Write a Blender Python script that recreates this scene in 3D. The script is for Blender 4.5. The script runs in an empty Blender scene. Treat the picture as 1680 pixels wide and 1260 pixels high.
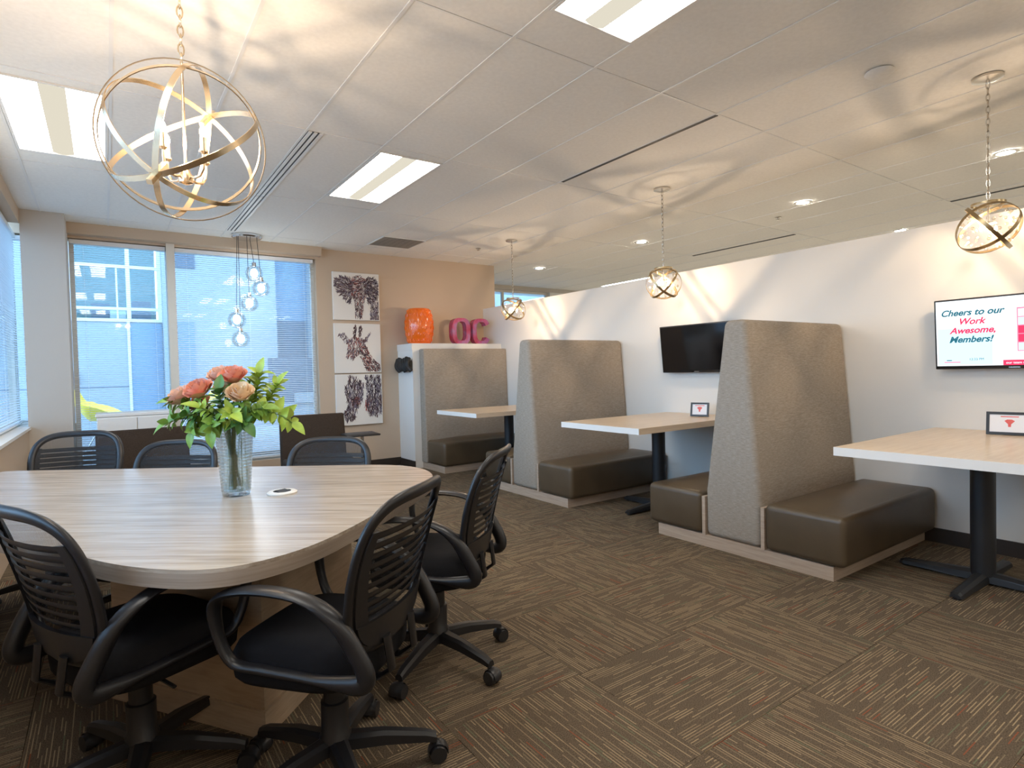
import bpy, bmesh, math, random
from mathutils import Vector, Matrix
R = math.radians
PI = math.pi
random.seed(7)
scene = bpy.context.scene
COL = scene.collection

# ------------------------------------------------------------------ camera, world, exposure
def set_camera():
    yaw, pitch, roll = R(34.99), R(-1.44), R(-1.42)
    w = Vector((math.sin(yaw) * math.cos(pitch), math.cos(yaw) * math.cos(pitch), math.sin(pitch)))
    r = Vector((math.cos(yaw), -math.sin(yaw), 0))
    u = r.cross(w)
    r2 = r * math.cos(roll) + u * math.sin(roll)
    u2 = -r * math.sin(roll) + u * math.cos(roll)
    cd = bpy.data.cameras.new('camera')
    cd.sensor_fit = 'HORIZONTAL'
    cd.sensor_width = 36.0
    cd.lens = 951.3 / 1680 * 36.0
    cd.clip_start = 0.02
    co = bpy.data.objects.new('camera', cd)
    COL.objects.link(co)
    m = Matrix((r2, u2, -w)).transposed().to_4x4()
    m.translation = Vector((0, 0, 1.354))
    co.matrix_world = m
    scene.camera = co
set_camera()

SKY_STRENGTH = 4.6
world = bpy.data.worlds.new('sky')
scene.world = world
world.use_nodes = True
bg = world.node_tree.nodes['Background']
bg.inputs[0].default_value = (0.44, 0.68, 1.0, 1)
bg.inputs[1].default_value = SKY_STRENGTH

scene.view_settings.view_transform = 'Standard'
scene.view_settings.look = 'None'
scene.view_settings.gamma = 1.0
scene.view_settings.use_curve_mapping = False
scene.view_settings.exposure = 0.64

TROFFER = 11.0          # emission of the ceiling light diffusers
CHANDELIER = 780.0     # emission of the chandelier bulbs
PENDANT = 2400.0        # emission of the small pendant bulbs
CLUSTER = 22.0         # glass globe bulbs by the window
DOWNLIGHT = 130.0

scene.cycles.max_bounces = 8
scene.cycles.diffuse_bounces = 5
scene.cycles.glossy_bounces = 4
scene.cycles.transparent_max_bounces = 16
scene.cycles.transmission_bounces = 6
scene.cycles.caustics_reflective = False
scene.cycles.caustics_refractive = False
scene.cycles.sample_clamp_indirect = 6.0

# ------------------------------------------------------------------ materials
MATS = {}
class NT:
    def __init__(s, name):
        m = bpy.data.materials.new(name)
        m.use_nodes = True
        s.m = m
        s.t = m.node_tree
        s.b = s.t.nodes['Principled BSDF']
        s.out = s.t.nodes['Material Output']
        MATS[name] = m
    def n(s, typ, **kw):
        x = s.t.nodes.new(typ)
        for k, v in kw.items():
            if k.startswith('i_'):
                key = k[2:]
                key = int(key) if key.isdigit() else key
                x.inputs[key].default_value = v
            else:
                setattr(x, k, v)
        return x
    def l(s, a, b):
        s.t.links.new(a, b)
    def math(s, op, a, b=None, c=None):
        x = s.t.nodes.new('ShaderNodeMath')
        x.operation = op
        for i, v in enumerate((a, b, c)):
            if v is None: continue
            if isinstance(v, (int, float)): x.inputs[i].default_value = v
            else: s.l(v, x.inputs[i])
        return x.outputs[0]
    def ramp(s, fac, stops, interp='LINEAR'):
        x = s.t.nodes.new('ShaderNodeValToRGB')
        x.color_ramp.interpolation = interp
        el = x.color_ramp.elements
        while len(el) < len(stops): el.new(0.5)
        for e, (p, c) in zip(el, stops):
            e.position = p
            e.color = (*c, 1)
        s.l(fac, x.inputs[0])
        return x.outputs[0]
    def bump(s, h, strength=0.3, dist=0.002):
        b = s.n('ShaderNodeBump')
        b.inputs['Strength'].default_value = strength
        b.inputs['Distance'].default_value = dist
        s.l(h, b.inputs['Height'])
        s.l(b.outputs[0], s.b.inputs['Normal'])

def mat(name, col, rough=0.5, metal=0.0, spec=0.5, var=0.0, vscale=6.0, bump=0.0, bscale=120.0, emit=None, estr=0.0, coat=0.0):
    if name in MATS: return MATS[name]
    k = NT(name)
    b = k.b
    b.inputs['Base Color'].default_value = (*col, 1)
    b.inputs['Roughness'].default_value = rough
    b.inputs['Metallic'].default_value = metal
    b.inputs['Specular IOR Level'].default_value = spec
    if coat: b.inputs['Coat Weight'].default_value = coat
    if emit:
        b.inputs['Emission Color'].default_value = (*emit, 1)
        b.inputs['Emission Strength'].default_value = estr
    if var or bump:
        tc = k.n('ShaderNodeTexCoord')
    if var:
        no = k.n('ShaderNodeTexNoise', i_Scale=vscale, i_Detail=4.0)
        k.l(tc.outputs['Object'], no.inputs['Vector'])
        lo = tuple(max(0, c * (1 - var)) for c in col)
        hi = tuple(min(1, c * (1 + var)) for c in col)
        k.l(k.ramp(no.outputs[0], [(0.3, lo), (0.7, hi)]), b.inputs['Base Color'])
    if bump:
        n2 = k.n('ShaderNodeTexNoise', i_Scale=bscale, i_Detail=3.0)
        k.l(tc.outputs['Object'], n2.inputs['Vector'])
        k.bump(n2.outputs[0], bump, 0.004)
    return k.m

def streak_mat(name, stops, scale, rough=0.4, rot=0.0, fine=3.0, spec=0.4, bump=0.0):
    """wood laminate / woven cloth: noise drawn out along one axis (scale = per-axis frequency)"""
    k = NT(name)
    tc = k.n('ShaderNodeTexCoord')
    r0 = k.n('ShaderNodeMapping')
    r0.inputs['Rotation'].default_value = (0, 0, rot)
    k.l(tc.outputs['Object'], r0.inputs['Vector'])
    mp = k.n('ShaderNodeMapping')
    mp.inputs['Scale'].default_value = scale
    k.l(r0.outputs[0], mp.inputs['Vector'])
    n1 = k.n('ShaderNodeTexNoise', i_Scale=1.0, i_Detail=5.0, i_Roughness=0.6)
    k.l(mp.outputs[0], n1.inputs['Vector'])
    mp2 = k.n('ShaderNodeMapping')
    mp2.inputs['Scale'].default_value = tuple(fine * c for c in scale)
    k.l(r0.outputs[0], mp2.inputs['Vector'])
    n2 = k.n('ShaderNodeTexNoise', i_Scale=1.0, i_Detail=2.0)
    k.l(mp2.outputs[0], n2.inputs['Vector'])
    f = k.math('ADD', k.math('MULTIPLY', n1.outputs[0], 0.65), k.math('MULTIPLY', n2.outputs[0], 0.35))
    k.l(k.ramp(f, stops), k.b.inputs['Base Color'])
    k.b.inputs['Roughness'].default_value = rough
    k.b.inputs['Specular IOR Level'].default_value = spec
    if bump: k.bump(f, bump, 0.003)
    return k.m

def carpet_mat():
    k = NT('carpet')
    tc = k.n('ShaderNodeTexCoord')
    oi = k.n('ShaderNodeObjectInfo')
    sx = k.n('ShaderNodeSeparateXYZ')
    k.l(tc.outputs['Object'], sx.inputs[0])
    v = k.math('MULTIPLY', sx.outputs[1], 84.0)
    row = k.math('FLOOR', v)
    fr = k.math('FRACT', v)
    seed = k.math('MULTIPLY', oi.outputs['Random'], 91.0)
    def wn(a, b):
        c = k.n('ShaderNodeCombineXYZ')
        for i, q in enumerate((a, b, seed)):
            if isinstance(q, (int, float)): c.inputs[i].default_value = q
            else: k.l(q, c.inputs[i])
        w = k.n('ShaderNodeTexWhiteNoise')
        k.l(c.outputs[0], w.inputs['Vector'])
        return w.outputs['Value']
    off = wn(row, 3.7)
    u = k.math('ADD', k.math('MULTIPLY', sx.outputs[0], 9.0), k.math('MULTIPLY', off, 7.0))
    cell = k.math('FLOOR', u)
    rnd = wn(row, cell)
    rnd2 = wn(k.math('ADD', row, 51.3), cell)
    band = k.math('MULTIPLY', k.math('GREATER_THAN', fr, 0.34), k.math('LESS_THAN', fr, 0.68))
    on = k.math('MULTIPLY', band, k.math('GREATER_THAN', rnd, 0.42))
    dash = k.ramp(rnd2, [(0.0, (0.34, 0.255, 0.155)), (0.40, (0.26, 0.19, 0.118)), (0.75, (0.20, 0.155, 0.10)),
                         (0.90, (0.145, 0.155, 0.095)), (0.965, (0.26, 0.085, 0.045))], 'CONSTANT')
    no = k.n('ShaderNodeTexNoise', i_Scale=210.0, i_Detail=2.0)
    k.l(tc.outputs['Object'], no.inputs['Vector'])
    base = k.ramp(no.outputs[0], [(0.30, (0.062, 0.047, 0.033)), (0.72, (0.175, 0.133, 0.092))])
    mx = k.n('ShaderNodeMix', data_type='RGBA')
    k.l(on, mx.inputs[0])
    k.l(base, mx.inputs[6])
    k.l(dash, mx.inputs[7])
    k.l(mx.outputs[2], k.b.inputs['Base Color'])
    k.b.inputs['Roughness'].default_value = 0.95
    k.b.inputs['Specular IOR Level'].default_value = 0.1
    h = k.math('ADD', no.outputs[0], k.math('MULTIPLY', on, 0.6))
    k.bump(h, 0.6, 0.004)
    return k.m

def glass_mat(name, tint=(0.9, 0.97, 1.0), gloss=0.08, rough=0.02):
    k = NT(name)
    tr = k.n('ShaderNodeBsdfTransparent')
    tr.inputs[0].default_value = (*tint, 1)
    gl = k.n('ShaderNodeBsdfGlossy')
    gl.inputs['Roughness'].default_value = rough
    mx = k.n('ShaderNodeMixShader')
    fr = k.n('ShaderNodeFresnel')
    fr.inputs[0].default_value = 1.45
    f = k.math('MAXIMUM', fr.outputs[0], gloss)
    f = k.math('MINIMUM', f, 0.55)
    k.l(f, mx.inputs[0])
    k.l(tr.outputs[0], mx.inputs[1])
    k.l(gl.outputs[0], mx.inputs[2])
    k.l(mx.outputs[0], k.out.inputs[0])
    return k.m

def holes_mat(name, col, alpha):
    """fine woven net: partly see-through"""
    k = NT(name)
    k.b.inputs['Base Color'].default_value = (*col, 1)
    k.b.inputs['Roughness'].default_value = 0.7
    tr = k.n('ShaderNodeBsdfTransparent')
    mx = k.n('ShaderNodeMixShader')
    tc = k.n('ShaderNodeTexCoord')
    wv = k.n('ShaderNodeTexChecker', i_Scale=420.0)
    k.l(tc.outputs['Object'], wv.inputs['Vector'])
    f = k.math('ADD', k.math('MULTIPLY', wv.outputs[1], 0.3), alpha - 0.15)
    k.l(f, mx.inputs[0])
    k.l(tr.outputs[0], mx.inputs[1])
    k.l(k.b.outputs[0], mx.inputs[2])
    k.l(mx.outputs[0], k.out.inputs[0])
    return k.m

def emis(name, col, strength):
    if name in MATS: return MATS[name]
    k = NT(name)
    e = k.n('ShaderNodeEmission')
    e.inputs[0].default_value = (*col, 1)
    e.inputs[1].default_value = strength
    k.l(e.outputs[0], k.out.inputs[0])
    return k.m

carpet_mat()
mat('ceiling_tile', (0.86, 0.84, 0.79), 0.95, spec=0.1, var=0.03, vscale=40, bump=0.15, bscale=260)
mat('grid_white', (0.80, 0.79, 0.76), 0.5)
mat('wall_cream', (0.74, 0.725, 0.68), 0.85, spec=0.2, bump=0.05, bscale=200)
mat('wall_tan', (0.57, 0.455, 0.345), 0.85, spec=0.2, bump=0.05, bscale=200)
mat('wall_greige', (0.56, 0.51, 0.45), 0.85, spec=0.2, bump=0.05, bscale=200)
mat('white_paint', (0.78, 0.77, 0.74), 0.6)
mat('window_frame', (0.72, 0.68, 0.60), 0.5)
mat('baseboard', (0.035, 0.026, 0.021), 0.5)
mat('leather', (0.088, 0.062, 0.036), 0.38, spec=0.5, var=0.12, vscale=5, bump=0.08, bscale=180)
streak_mat('booth_cloth', [(0.28, (0.22, 0.185, 0.15)), (0.5, (0.33, 0.285, 0.235)), (0.72, (0.46, 0.41, 0.35))], (26, 26, 230), 0.95, spec=0.1, bump=0.25)
streak_mat('plinth_wood', [(0.3, (0.36, 0.27, 0.20)), (0.7, (0.50, 0.40, 0.31))], (3, 3, 60), 0.45)
streak_mat('booth_top', [(0.3, (0.62, 0.47, 0.32)), (0.7, (0.78, 0.64, 0.48))], (2, 26, 26), 0.28)
mat('edge_white', (0.82, 0.80, 0.76), 0.45)
streak_mat('conf_top', [(0.32, (0.27, 0.21, 0.155)), (0.5, (0.44, 0.365, 0.29)), (0.70, (0.60, 0.52, 0.43))], (1.6, 30, 30), 0.26, rot=R(38.2), spec=0.5)
streak_mat('conf_edge', [(0.30, (0.27, 0.21, 0.16)), (0.7, (0.42, 0.34, 0.27))], (2, 2, 70), 0.4)
streak_mat('pedestal_wood', [(0.3, (0.40, 0.29, 0.19)), (0.7, (0.56, 0.43, 0.30))], (4, 4, 40), 0.4)
mat('black_plastic', (0.012, 0.012, 0.014), 0.36, spec=0.5, bump=0.04, bscale=500)
mat('black_fabric', (0.012, 0.012, 0.014), 0.9, spec=0.15, bump=0.3, bscale=700)
mat('black_metal', (0.016, 0.017, 0.019), 0.42, spec=0.5)
mat('castor_rubber', (0.02, 0.02, 0.022), 0.35)
holes_mat('chair_net', (0.02, 0.02, 0.022), 0.5)
mat('champagne', (0.72, 0.58, 0.40), 0.24, metal=1.0)
mat('nickel', (0.62, 0.58, 0.52), 0.25, metal=1.0)
mat('chrome', (0.75, 0.76, 0.78), 0.12, metal=1.0)
mat('brass_dark', (0.42, 0.32, 0.18), 0.3, metal=1.0)
emis('bulb_chandelier', (1.0, 0.74, 0.50), CHANDELIER)
emis('bulb_pendant', (1.0, 0.73, 0.48), PENDANT)
emis('bulb_cluster', (0.95, 0.97, 1.0), CLUSTER)
emis('troffer_lens', (1.0, 0.955, 0.87), TROFFER)
emis('troffer_basket', (1.0, 0.93, 0.76), 0.50)
emis('downlight_lens', (1.0, 0.93, 0.82), DOWNLIGHT)
glass_mat('pane_glass', (0.93, 0.98, 1.0), 0.04)
glass_mat('clear_glass', (0.94, 0.98, 0.97), 0.10, 0.05)
def vase_mat():
    k = NT('vase_glass')
    g = k.n('ShaderNodeBsdfGlass')
    g.inputs['IOR'].default_value = 1.42
    g.inputs['Roughness'].default_value = 0.03
    g.inputs['Color'].default_value = (0.95, 0.98, 0.97, 1)
    tr = k.n('ShaderNodeBsdfTransparent')
    mx = k.n('ShaderNodeMixShader')
    mx.inputs[0].default_value = 0.55
    k.l(tr.outputs[0], mx.inputs[1]); k.l(g.outputs[0], mx.inputs[2])
    k.l(mx.outputs[0], k.out.inputs[0])
vase_mat()
glass_mat('crystal', (1.0, 0.96, 0.88), 0.22, 0.08)
mat('blind_white', (0.80, 0.83, 0.86), 0.45)
mat('screen_black', (0.004, 0.004, 0.005), 0.08, spec=0.6)
mat('bezel', (0.008, 0.008, 0.009), 0.3)
mat('vent_grey', (0.36, 0.33, 0.29), 0.6)
mat('slot_dark', (0.03, 0.03, 0.03), 0.6)
mat('orange_glaze', (0.90, 0.16, 0.008), 0.13, spec=0.6, coat=0.5)
k = NT('pink_glaze')
_tc = k.n('ShaderNodeTexCoord'); _no = k.n('ShaderNodeTexNoise', i_Scale=7.0, i_Detail=4.0)
k.l(_tc.outputs['Object'], _no.inputs['Vector'])
k.l(k.ramp(_no.outputs[0], [(0.35, (0.40, 0.035, 0.075)), (0.5, (0.46, 0.07, 0.18)), (0.65, (0.36, 0.16, 0.34))]), k.b.inputs['Base Color'])
k.b.inputs['Roughness'].default_value = 0.22
mat('yellow_shell', (0.86, 0.66, 0.05), 0.4)
mat('lounge_cloth', (0.050, 0.036, 0.027), 0.95, spec=0.1, var=0.3, vscale=160, bump=0.4, bscale=400)
mat('canvas_white', (0.80, 0.78, 0.74), 0.8)
mat('paint_dark', (0.035, 0.022, 0.035), 0.8)
mat('paint_brown', (0.10, 0.052, 0.055), 0.8)
mat('paint_red', (0.30, 0.085, 0.07), 0.8)
mat('paint_grey', (0.20, 0.18, 0.24), 0.8)
mat('rose_peach', (0.97, 0.55, 0.40), 0.55, var=0.25, vscale=14)
mat('rose_coral', (0.95, 0.39, 0.27), 0.55, var=0.25, vscale=14)
mat('rose_pale', (0.98, 0.66, 0.44), 0.55, var=0.25, vscale=14)
mat('leaf_green', (0.19, 0.34, 0.05), 0.45, var=0.35, vscale=20)
mat('leaf_lime', (0.38, 0.52, 0.075), 0.45, var=0.25, vscale=20)
mat('leaf_dark', (0.08, 0.20, 0.04), 0.45, var=0.3, vscale=20)
mat('stem_green', (0.11, 0.17, 0.03), 0.5)
mat('facade_white', (0.28, 0.315, 0.34), 0.8, var=0.05, vscale=1.5)
mat('facade_blue', (0.17, 0.25, 0.33), 0.8)
mat('facade_frame', (0.60, 0.62, 0.62), 0.5)
mat('facade_dark', (0.09, 0.12, 0.16), 0.6)
mat('facade_room', (0.16, 0.28, 0.26), 0.9)
mat('ground_paving', (0.30, 0.32, 0.34), 0.9)
mat('pale_bounce_floor', (0.55, 0.50, 0.44), 0.6)
mat('frame_card', (0.82, 0.82, 0.84), 0.5)
mat('card_red', (0.75, 0.12, 0.10), 0.5)
mat('black_rope', (0.012, 0.012, 0.012), 0.6)
emis('scr_white', (0.86, 0.95, 1.0), 1.05)
emis('scr_blue', (0.60, 0.85, 0.98), 0.95)
emis('scr_teal', (0.03, 0.16, 0.22), 0.8)
emis('scr_red', (0.85, 0.05, 0.13), 0.9)
emis('scr_pink', (0.90, 0.25, 0.38), 0.9)
emis('scr_navy', (0.05, 0.06, 0.25), 0.7)
emis('scr_peach', (1.0, 0.72, 0.55), 0.9)

# ------------------------------------------------------------------ mesh helpers
class MB:
    def __init__(s):
        s.v = []; s.f = []; s.mi = []
        s.cur = 0
    def add(s, vs, fs):
        o = len(s.v)
        s.v += [tuple(p) for p in vs]
        s.f += [tuple(i + o for i in f) for f in fs]
        s.mi += [s.cur] * len(fs)
        return s
    def box(s, x0, x1, y0, y1, z0, z1):
        if x0 > x1: x0, x1 = x1, x0
        if y0 > y1: y0, y1 = y1, y0
        if z0 > z1: z0, z1 = z1, z0
        vs = [(x0, y0, z0), (x1, y0, z0), (x1, y1, z0), (x0, y1, z0), (x0, y0, z1), (x1, y0, z1), (x1, y1, z1), (x0, y1, z1)]
        return s.add(vs, [(0, 3, 2, 1), (4, 5, 6, 7), (0, 1, 5, 4), (1, 2, 6, 5), (2, 3, 7, 6), (3, 0, 4, 7)])
    def rbox(s, x0, x1, y0, y1, z0, z1, r=0.01, seg=2):
        bm = bmesh.new()
        bmesh.ops.create_cube(bm, size=1)
        for v in bm.verts:
            v.co = Vector(((x0 + x1) / 2 + v.co.x * (x1 - x0), (y0 + y1) / 2 + v.co.y * (y1 - y0), (z0 + z1) / 2 + v.co.z * (z1 - z0)))
        bmesh.ops.bevel(bm, geom=list(bm.edges), offset=r, segments=seg, profile=0.5, affect='EDGES')
        return s.frombm(bm)
    def frombm(s, bm):
        bm.verts.index_update()
        s.add([v.co[:] for v in bm.verts], [[v.index for v in f.verts] for f in bm.faces])
        bm.free()
        return s
    def prism(s, pts, z0, z1):
        """vertical extrusion of a plan outline (counter-clockwise)"""
        n = len(pts)
        vs = [(x, y, z0) for x, y in pts] + [(x, y, z1) for x, y in pts]
        fs = [tuple(range(n - 1, -1, -1)), tuple(range(n, 2 * n))]
        fs += [(i, (i + 1) % n, n + (i + 1) % n, n + i) for i in range(n)]
        return s.add(vs, fs)
    def cyl(s, a, b, ra, rb=None, n=16, caps=True):
        rb = ra if rb is None else rb
        a, b = Vector(a), Vector(b)
        d = (b - a).normalized()
        t = Vector((0, 0, 1)) if abs(d.z) < 0.9 else Vector((1, 0, 0))
        p = d.cross(t).normalized(); q = d.cross(p)
        vs = []
        for c, r in ((a, ra), (b, rb)):
            for i in range(n):
                t = 2 * PI * i / n
                vs.append(c + p * math.cos(t) * r + q * math.sin(t) * r)
        fs = [(i, n + i, n + (i + 1) % n, (i + 1) % n) for i in range(n)]
        if caps: fs += [tuple(range(n)), tuple(range(2 * n - 1, n - 1, -1))]
        return s.add(vs, fs)
    def lathe(s, prof, c=(0, 0, 0), n=24, closed_ends=True):
        vs = []; fs = []
        for r, z in prof:
            for i in range(n):
                t = 2 * PI * i / n
                vs.append((c[0] + r * math.cos(t), c[1] + r * math.sin(t), c[2] + z))
        m = len(prof)
        for j in range(m - 1):
            for i in range(n):
                a = j * n + i; b = j * n + (i + 1) % n
                fs.append((a, b, b + n, a + n))
        if closed_ends:
            fs.append(tuple(range(n - 1, -1, -1)))
            fs.append(tuple(range((m - 1) * n, m * n)))
        return s.add(vs, fs)
    def sphere(s, c, r, n=14, m=9, sz=1.0):
        prof = [(max(1e-4, r * math.sin(PI * j / m)), -r * sz * math.cos(PI * j / m)) for j in range(m + 1)]
        return s.lathe(prof, c, n)
    def sweep(s, path, ax1, w1, w2, closed=False, n=8, square=False):
        """tube with an elliptic (or square) section; ax1 = fixed direction of the w1 half-width (or list per point)"""
        P = [Vector(p) for p in path]
        N = len(P)
        vs = []; fs = []
        if square: ring = [(1, 1), (-1, 1), (-1, -1), (1, -1)]
        else: ring = [(math.cos(2 * PI * i / n), math.sin(2 * PI * i / n)) for i in range(n)]
        n = len(ring)
        for i, p in enumerate(P):
            if closed: t = P[(i + 1) % N] - P[i - 1]
            else: t = P[min(i + 1, N - 1)] - P[max(i - 1, 0)]
            t.normalize()
            a = Vector(ax1[i] if isinstance(ax1, list) else ax1)
            a = (a - t * a.dot(t)).normalized()
            b = t.cross(a)
            k1 = w1[i] if isinstance(w1, (list, tuple)) else w1
            k2 = w2[i] if isinstance(w2, (list, tuple)) else w2
            for cx, cy in ring: vs.append(p + a * cx * k1 + b * cy * k2)
        M = N if closed else N - 1
        for i in range(M):
            for j in range(n):
                a0 = i * n + j; b0 = i * n + (j + 1) % n
                a1 = ((i + 1) % N) * n + j; b1 = ((i + 1) % N) * n + (j + 1) % n
                fs.append((a0, b0, b1, a1))
        if not closed:
            fs.append(tuple(range(n - 1, -1, -1)))
            fs.append(tuple(range((N - 1) * n, N * n)))
        return s.add(vs, fs)
    def sheet(s, fn, nu, nv, thick=0.0, nrm=(0, 0, 1)):
        """fn(u, v) -> point for u, v in 0..1; optional thickness along nrm"""
        k = Vector(nrm) * thick
        top = [Vector(fn(i / nu, j / nv)) for j in range(nv + 1) for i in range(nu + 1)]
        W = nu + 1
        fs = [(j * W + i, j * W + i + 1, (j + 1) * W + i + 1, (j + 1) * W + i) for j in range(nv) for i in range(nu)]
        if not thick: return s.add(top, fs)
        o = len(top)
        vs = top + [p - k for p in top]
        fs2 = fs + [tuple(o + q for q in reversed(f)) for f in fs]
        rim = [i for i in range(W)] + [j * W + nu for j in range(1, nv + 1)] + [nv * W + i for i in range(nu - 1, -1, -1)] + [j * W for j in range(nv - 1, 0, -1)]
        for a, b in zip(rim, rim[1:] + rim[:1]): fs2.append((b, a, o + a, o + b))
        return s.add(vs, fs2)
    def mesh(s, name, mats, smooth=None):
        me = bpy.data.meshes.new(name)
        me.from_pydata(s.v, [], s.f)
        for m in (mats if isinstance(mats, (list, tuple)) else [mats]): me.materials.append(MATS[m])
        if any(s.mi): me.polygons.foreach_set('material_index', s.mi)
        bm = bmesh.new(); bm.from_mesh(me)
        bmesh.ops.recalc_face_normals(bm, faces=bm.faces)
        bm.to_mesh(me); bm.free()
        if smooth:
            me.polygons.foreach_set('use_smooth', [True] * len(me.polygons))
            me.set_sharp_from_angle(angle=R(smooth))
        me.update()
        return me
    def obj(s, name, mats, parent=None, smooth=None):
        return link(name, s.mesh(name, mats, smooth), parent)

def link(name, me, parent=None, loc=None, rot=None):
    o = bpy.data.objects.new(name, me)
    COL.objects.link(o)
    if parent: o.parent = parent
    if loc: o.location = loc
    if rot: o.rotation_euler = rot
    return o
def tag(o, label=None, cat=None, group=None, kind=None):
    if label: o['label'] = label
    if cat: o['category'] = cat
    if group: o['group'] = group
    if kind: o['kind'] = kind
    return o
def thing(name, label, cat, loc=(0, 0, 0), rz=0.0, group=None):
    o = bpy.data.objects.new(name, None)
    o.empty_display_size = 0.1
    COL.objects.link(o)
    o.location = loc
    o.rotation_euler = (0, 0, rz)
    return tag(o, label, cat, group)
def struct(name, mb, m, label=None, parent=None, smooth=None):
    o = mb.obj(name, m, parent, smooth)
    return tag(o, label, None, None, 'structure')
def sroot(name, label):
    o = bpy.data.objects.new(name, None)
    COL.objects.link(o)
    return tag(o, label, None, None, 'structure')
def copy_tree(o, parent=None, keys=True):
    c = o.copy()
    COL.objects.link(c)
    c.parent = parent
    for ch in list(o.children): copy_tree(ch, c)
    return c

CEIL = 3.038
XW = 4.997            # room face of the booth partition wall
YB = 7.9              # room face of the window wall
XL = -0.64            # room face of the wall on the window side
# ------------------------------------------------------------------ floor of carpet tiles
fl = struct('floor', MB().box(-0.84, 5.23, -3.4, 8.1, -0.12, -0.012).box(5.23, 11.0, -3.4, 9.8, -0.12, -0.012), 'slot_dark', 'brown patterned carpet tile floor of the office')
T = 0.655
tile_me = MB().box(-T / 2 + 0.0012, T / 2 - 0.0012, -T / 2 + 0.0012, T / 2 - 0.0012, -0.011, 0.0).mesh('carpet_tile', 'carpet')
tx0, ty0 = 1.67 + T / 2, 1.265 + T / 2
big = MB()
for i in range(-4, 7):
    for j in range(-4, 10):
        x, y = tx0 + i * T, ty0 + j * T
        if x - T / 2 > XW + 0.1 or x + T / 2 < XL - 0.2 or y - T / 2 > YB + 0.1: continue
        o = link('carpet_tile', tile_me, fl, (x, y, 0), (0, 0, PI / 2 * ((i + j) % 2)))
MB().box(5.0, 11.0, -3.4, 9.8, -0.011, -0.001).obj('light_flooring', 'pale_bounce_floor', fl)  # unseen floor, made pale to bounce light up to the ceiling
rest = MB().box(-0.84, 5.0, -3.4, ty0 - 4.5 * T, -0.011, -0.001)
rest.obj('carpet_beyond', 'carpet', fl)

# ------------------------------------------------------------------ ceiling: tiles laid in a grid
TX, TY = 0.559, 1.676
GX, GY = 1.199, 2.422
ce = struct('ceiling', MB().box(-0.84, 5.23, -3.4, 8.1, CEIL + 0.035, CEIL + 0.16).box(5.23, 11.0, -3.4, 9.8, CEIL + 0.035, CEIL + 0.16), 'ceiling_tile', 'white suspended ceiling of long narrow tiles')
def tile_mesh(w, h):
    g = 0.007
    return MB().box(-w / 2 + g, w / 2 - g, -h / 2 + g, h / 2 - g, 0.004, 0.03).mesh('ceiling_tile', 'ceiling_tile')
TILE_FULL = tile_mesh(TX, TY)
LIGHT_Y = (0.105, 1.395)     # the troffer inside its bay, from the near edge of the bay
troffers = {(1, 1): None, (1, -1): None, (1, -3): None, (-3, 1): None, (-3, -1): None, (-3, -3): None, (5, -3): None, (9, -3): None, (15, -1): None, (15, 0): None, (15, 1): None, (15, 2): None, (13, 3): None}  # bays outside the view hold added lights that only brighten the room
vents = {(3, 2)}
tile_short = {}
for i in range(-4, 18):
    for j in range(-4, 5):
        x0, y0 = GX + i * TX, GY + j * TY
        if y0 > 9.7: continue
        if i == -4: x0, wx = XL - 0.2, GX - 3 * TX - (XL - 0.2)
        else: wx = TX
        ty = TY
        if x0 < 5.1:
            if y0 > 7.9: continue
            if y0 + TY > 8.1: ty = 8.06 - y0
        xc, yc = x0 + wx / 2, y0 + ty / 2
        if (i, j) in troffers:
            for a, b in ((0.0, LIGHT_Y[0]), (LIGHT_Y[1], TY)):
                key = (round(wx, 3), round(b - a, 3))
                if key not in tile_short: tile_short[key] = tile_mesh(*key)
                link('ceiling_tile', tile_short[key], ce, (xc, y0 + (a + b) / 2, CEIL))
            continue
        if i == -4 or ty != TY:
            key = (round(wx, 3), round(ty, 3))
            if key not in tile_short: tile_short[key] = tile_mesh(*key)
            link('ceiling_tile', tile_short[key], ce, (xc, yc, CEIL))
            continue
        link('ceiling_tile', TILE_FULL, ce, (xc, yc, CEIL))
run = MB().box(-0.009, 0.009, -3.4, 9.7, 0.0, 0.03).mesh('grid_runner', 'grid_white')
run_short = MB().box(-0.009, 0.009, -3.4, 8.06, 0.0, 0.03).mesh('grid_runner', 'grid_white')
for i in range(-3, 18): link('grid_runner', run if GX + i * TX > 5.2 else run_short, ce, (GX + i * TX, 0, CEIL))
crs = MB().box(-0.83, 11.0, -0.006, 0.006, 0.001, 0.03).mesh('grid_runner', 'grid_white')
for j in range(-3, 4): link('grid_runner', crs, ce, (0, GY + j * TY, CEIL))
MB().box(5.24, 11.0, -0.006, 0.006, 0.001, 0.03).obj('grid_runner', 'grid_white', ce).location = (0, GY + 4 * TY, CEIL)

# ------------------------------------------------------------------ walls
# window wall at the back: header, part with the pictures, sill wall, mullion
wb = sroot('wall_back', 'tan window wall at the end of the room')
MB().box(2.36, 5.23, YB, YB + 0.22, 0, CEIL + 0.03).obj('wall_panel', 'wall_tan', wb)
MB().box(-0.84, 2.36, YB, YB + 0.22, 2.90, CEIL + 0.03).obj('header', 'wall_tan', wb)
MB().box(-0.288, 2.36, YB, YB + 0.22, 0, 0.27).obj('sill_wall', 'wall_tan', wb)
MB().box(-0.84, -0.288, YB, YB + 0.22, 0, 0.88).obj('sill_wall', 'wall_tan', wb)
struct('column', MB().box(XL, -0.288, 7.41, YB + 0.05, 0, CEIL + 0.03), 'wall_greige', 'grey beige square column in the window corner')
struct('trim_1', MB().box(-0.288, 2.405, 7.77, YB, 2.925, CEIL + 0.02), 'wall_tan', 'tan boxed valance above the windows')
struct('baseboard_back', MB().box(-0.288, 3.505, YB - 0.016, YB, 0, 0.115), 'baseboard')
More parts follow.
